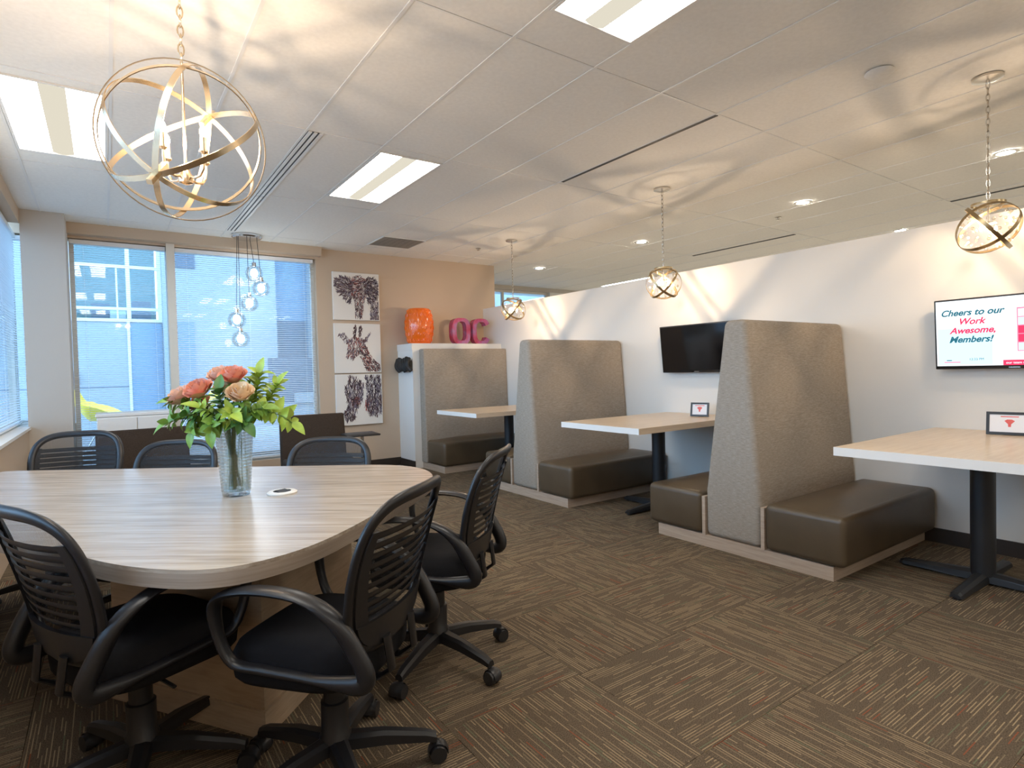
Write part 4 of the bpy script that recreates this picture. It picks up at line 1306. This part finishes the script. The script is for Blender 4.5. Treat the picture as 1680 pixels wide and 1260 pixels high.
# ------------------------------------------------------------------ lounge seats, cabinet
def lounge(x, y, rz, w, zt, label, tablet):
    t = thing('lounge_chair', label, 'armchair', (x, y, 0), rz, 'dark lounge chairs by the window')
    b = panel_mesh(-0.07, 0.07, -0.05, 0.04, 0.46, zt, -w / 2, w / 2, 0.025).obj('backrest', 'lounge_cloth', t, 50)
    b.location = (0, 0.30, 0.13); b.rotation_euler = (R(-7), 0, 0)
    b.scale = (1, 1, (zt - 0.13) / zt)
    MB().rbox(-w / 2, w / 2, -0.36, 0.26, 0.22, 0.44, 0.03, 3).obj('seat_cushion', 'lounge_cloth', t, 50)
    for sx in (-1, 1):
        for sy in (-0.30, 0.28): MB().cyl((sx * (w / 2 - 0.06), sy, 0), (sx * (w / 2 - 0.06), sy, 0.225), 0.014, n=10).obj('leg', 'chrome', t, 40)
    if tablet:
        s = tablet
        MB().cyl((s * (w / 2 + 0.10), -0.05, 0.0), (s * (w / 2 + 0.10), -0.05, 0.672), 0.018, n=12).obj('tablet_post', 'chrome', t, 40)
        MB().rbox(s * (w / 2 + 0.10) - 0.20, s * (w / 2 + 0.10) + 0.16, -0.22, 0.12, 0.67, 0.69, 0.008, 2).obj('writing_tablet', 'black_plastic', t, 40)
    return t
lounge(0.30, 6.10, R(4), 0.74, 0.885, 'dark brown woven lounge chair beside the column, behind the office chairs', 0)
lounge(1.86, 6.30, R(-6), 0.70, 0.905, 'dark brown woven lounge chair with writing tablet below the zebra canvas', 1)
wc = thing('low_cabinet', 'white low cabinet under the window behind the lounge chair', 'cabinet', (0.255, 7.20, 0))
MB().rbox(-0.345, 0.345, 0, 0.42, 0.06, 0.97, 0.004, 1).obj('body', 'white_paint', wc)
MB().rbox(-0.355, 0.355, -0.012, 0.425, 0.97, 1.0, 0.004, 1).obj('top', 'white_paint', wc)
MB().box(-0.33, 0.33, 0.03, 0.40, 0.0, 0.06).obj('plinth', 'black_plastic', wc)
for s in (-1, 1):
    dr = MB().rbox(s * 0.172 - 0.168, s * 0.172 + 0.168, -0.018, -0.001, 0.075, 0.955, 0.003, 1).obj('door', 'white_paint', wc)
    MB().cyl((s * 0.03, -0.035, 0.60), (s * 0.03, -0.035, 0.74), 0.006, n=8).obj('handle', 'nickel', dr)

# ------------------------------------------------------------------ outside: patio, chairs, building across
PZ = 0.36
struct('ground', MB().box(-30, 30, YB + 0.24, 40, PZ - 0.3, PZ).box(-30, -0.86, -20, YB + 0.24, PZ - 0.3, PZ), 'ground_paving', 'pale paving outside the windows')
def shell_chair(x, y, rz, label):
    t = thing('shell_chair', label, 'chair', (x, y, PZ), rz, 'yellow shell chairs on the patio')
    def f(u, v):
        s = 2 * u - 1
        # v 0 front edge of seat .. 1 top of back
        if v < 0.5:
            q = v / 0.5; X_ = 0.30 - 0.48 * q; Z_ = 0.50 - 0.05 * math.sin(PI * q * 0.8)
        else:
            q = (v - 0.5) / 0.5; X_ = -0.18 - 0.26 * q; Z_ = 0.468 + 0.40 * q ** 1.2
        w = 0.30 * (0.80 + 0.25 * math.sin(PI * min(1, v * 1.1))) * (1 - 0.35 * max(0, v - 0.75) / 0.25 * 0.6)
        side = abs(s) ** 2.2
        lift = 0.20 * side * math.sin(PI * min(1, max(0, (v - 0.08) / 0.75)))
        fwd = 0.16 * side * max(0, v - 0.4)
        return (X_ + fwd, s * w, Z_ + lift)
    MB().sheet(f, 14, 16, 0.008, (0, 0, 1)).obj('shell', 'yellow_shell', t, 70)
    for sx in (-1, 1):
        for sy in (-1, 1):
            MB().cyl((0.03 * sx, 0.06 * sy, 0.45), (0.24 * sx, 0.22 * sy, 0.0), 0.009, n=8).obj('leg', 'chrome', t, 40)
    MB().box(-0.08, 0.08, -0.10, 0.10, 0.438, 0.448).obj('seat_mount', 'chrome', t)
    return t
shell_chair(0.00, 9.25, R(-12), 'yellow shell chair on the patio, seen through the window by the column')
shell_chair(1.02, 9.55, R(190), 'yellow shell chair on the patio, mostly behind the bouquet')

ob = thing('office_building', 'pale office building across the patio seen through the blinds', 'building', (0, 14.0, PZ))
def ow(x0, x1, z0, z1, nm='wall_panel', m='facade_white', y0=0.0, y1=0.3):
    return MB().box(x0, x1, y0, y1, z0 - PZ, z1 - PZ).obj(nm, m, ob)
ow(-14, -0.50, PZ, 9); ow(-0.50, 1.0, PZ, 2.50); ow(-0.50, 1.0, 4.9, 9); ow(1.0, 3.2, PZ, 9, y0=-0.25); ow(3.2, 3.95, PZ, 9, m='facade_blue'); ow(3.95, 14, PZ, 9, y0=-0.4)
ow(-0.50, 1.0, 2.50, 4.9, 'room_back', 'facade_room', 1.6, 1.7)
ow(-0.50, 1.0, 2.45, 2.50, 'room_floor', 'facade_room', 0.3, 1.7)
for x in (-0.47, 0.43, 0.97): ow(x - 0.035, x + 0.035, 2.50, 4.9, 'mullion', 'facade_frame', -0.03, 0.08)
ow(0.225, 0.255, 2.50, 3.58, 'mullion', 'facade_frame', -0.012, 0.06)
for z in (2.53, 2.76, 3.60, 4.55): ow(-0.50, 1.0, z - 0.03, z + 0.03, 'transom', 'facade_frame', -0.02, 0.07)
for x0, x1 in ((-0.435, 0.395), (0.465, 0.935)):
    for z0, z1 in ((2.56, 2.73), (2.79, 3.57), (3.63, 4.52)): ow(x0, x1, z0, z1, 'pane', 'pane_glass', 0.02, 0.03)
ow(-0.20, 0.12, 2.50, 2.95, 'desk', 'facade_dark', 0.9, 1.3); ow(0.45, 0.85, 2.50, 3.0, 'desk', 'facade_dark', 0.7, 1.2); ow(0.12, 0.40, 2.5, 2.85, 'desk', 'facade_frame', 0.8, 1.1)
for x in (0.41,): ow(x - 0.025, x + 0.025, PZ, 2.5, 'joint_cover', 'facade_frame', -0.03, 0.0)
ow(0.44, 0.99, PZ, 2.47, 'recessed_door', 'facade_blue', -0.012, 0.0)
ow(-14, 0.38, 1.19, 1.21, 'panel_joint', 'facade_dark', -0.004, 0.0)
ow(-0.53, -0.44, 1.25, 1.52, 'wall_box', 'facade_dark', -0.06, 0.0)
ow(1.25, 1.60, 3.62, 4.0, 'window', 'facade_dark', -0.27, -0.25); ow(1.25, 1.55, PZ, 2.5, 'door', 'facade_blue', -0.27, -0.25)
ow(3.25, 3.9, 1.70, 2.6, 'window', 'facade_dark', -0.02, 0.0)
pl = thing('patio_counter', 'dark patio counter with white top seen through the wide window', 'counter', (3.25, 12.2, PZ))
MB().box(-0.55, 0.55, 0, 0.5, 0.0, 0.42).obj('base', 'facade_white', pl)
MB().box(-0.50, 0.50, 0.1, 0.5, 0.42, 1.35).obj('cabinet', 'facade_dark', pl)
MB().box(-0.10, 0.40, -0.05, 0.1, 0.42, 0.62).obj('step', 'facade_white', pl)
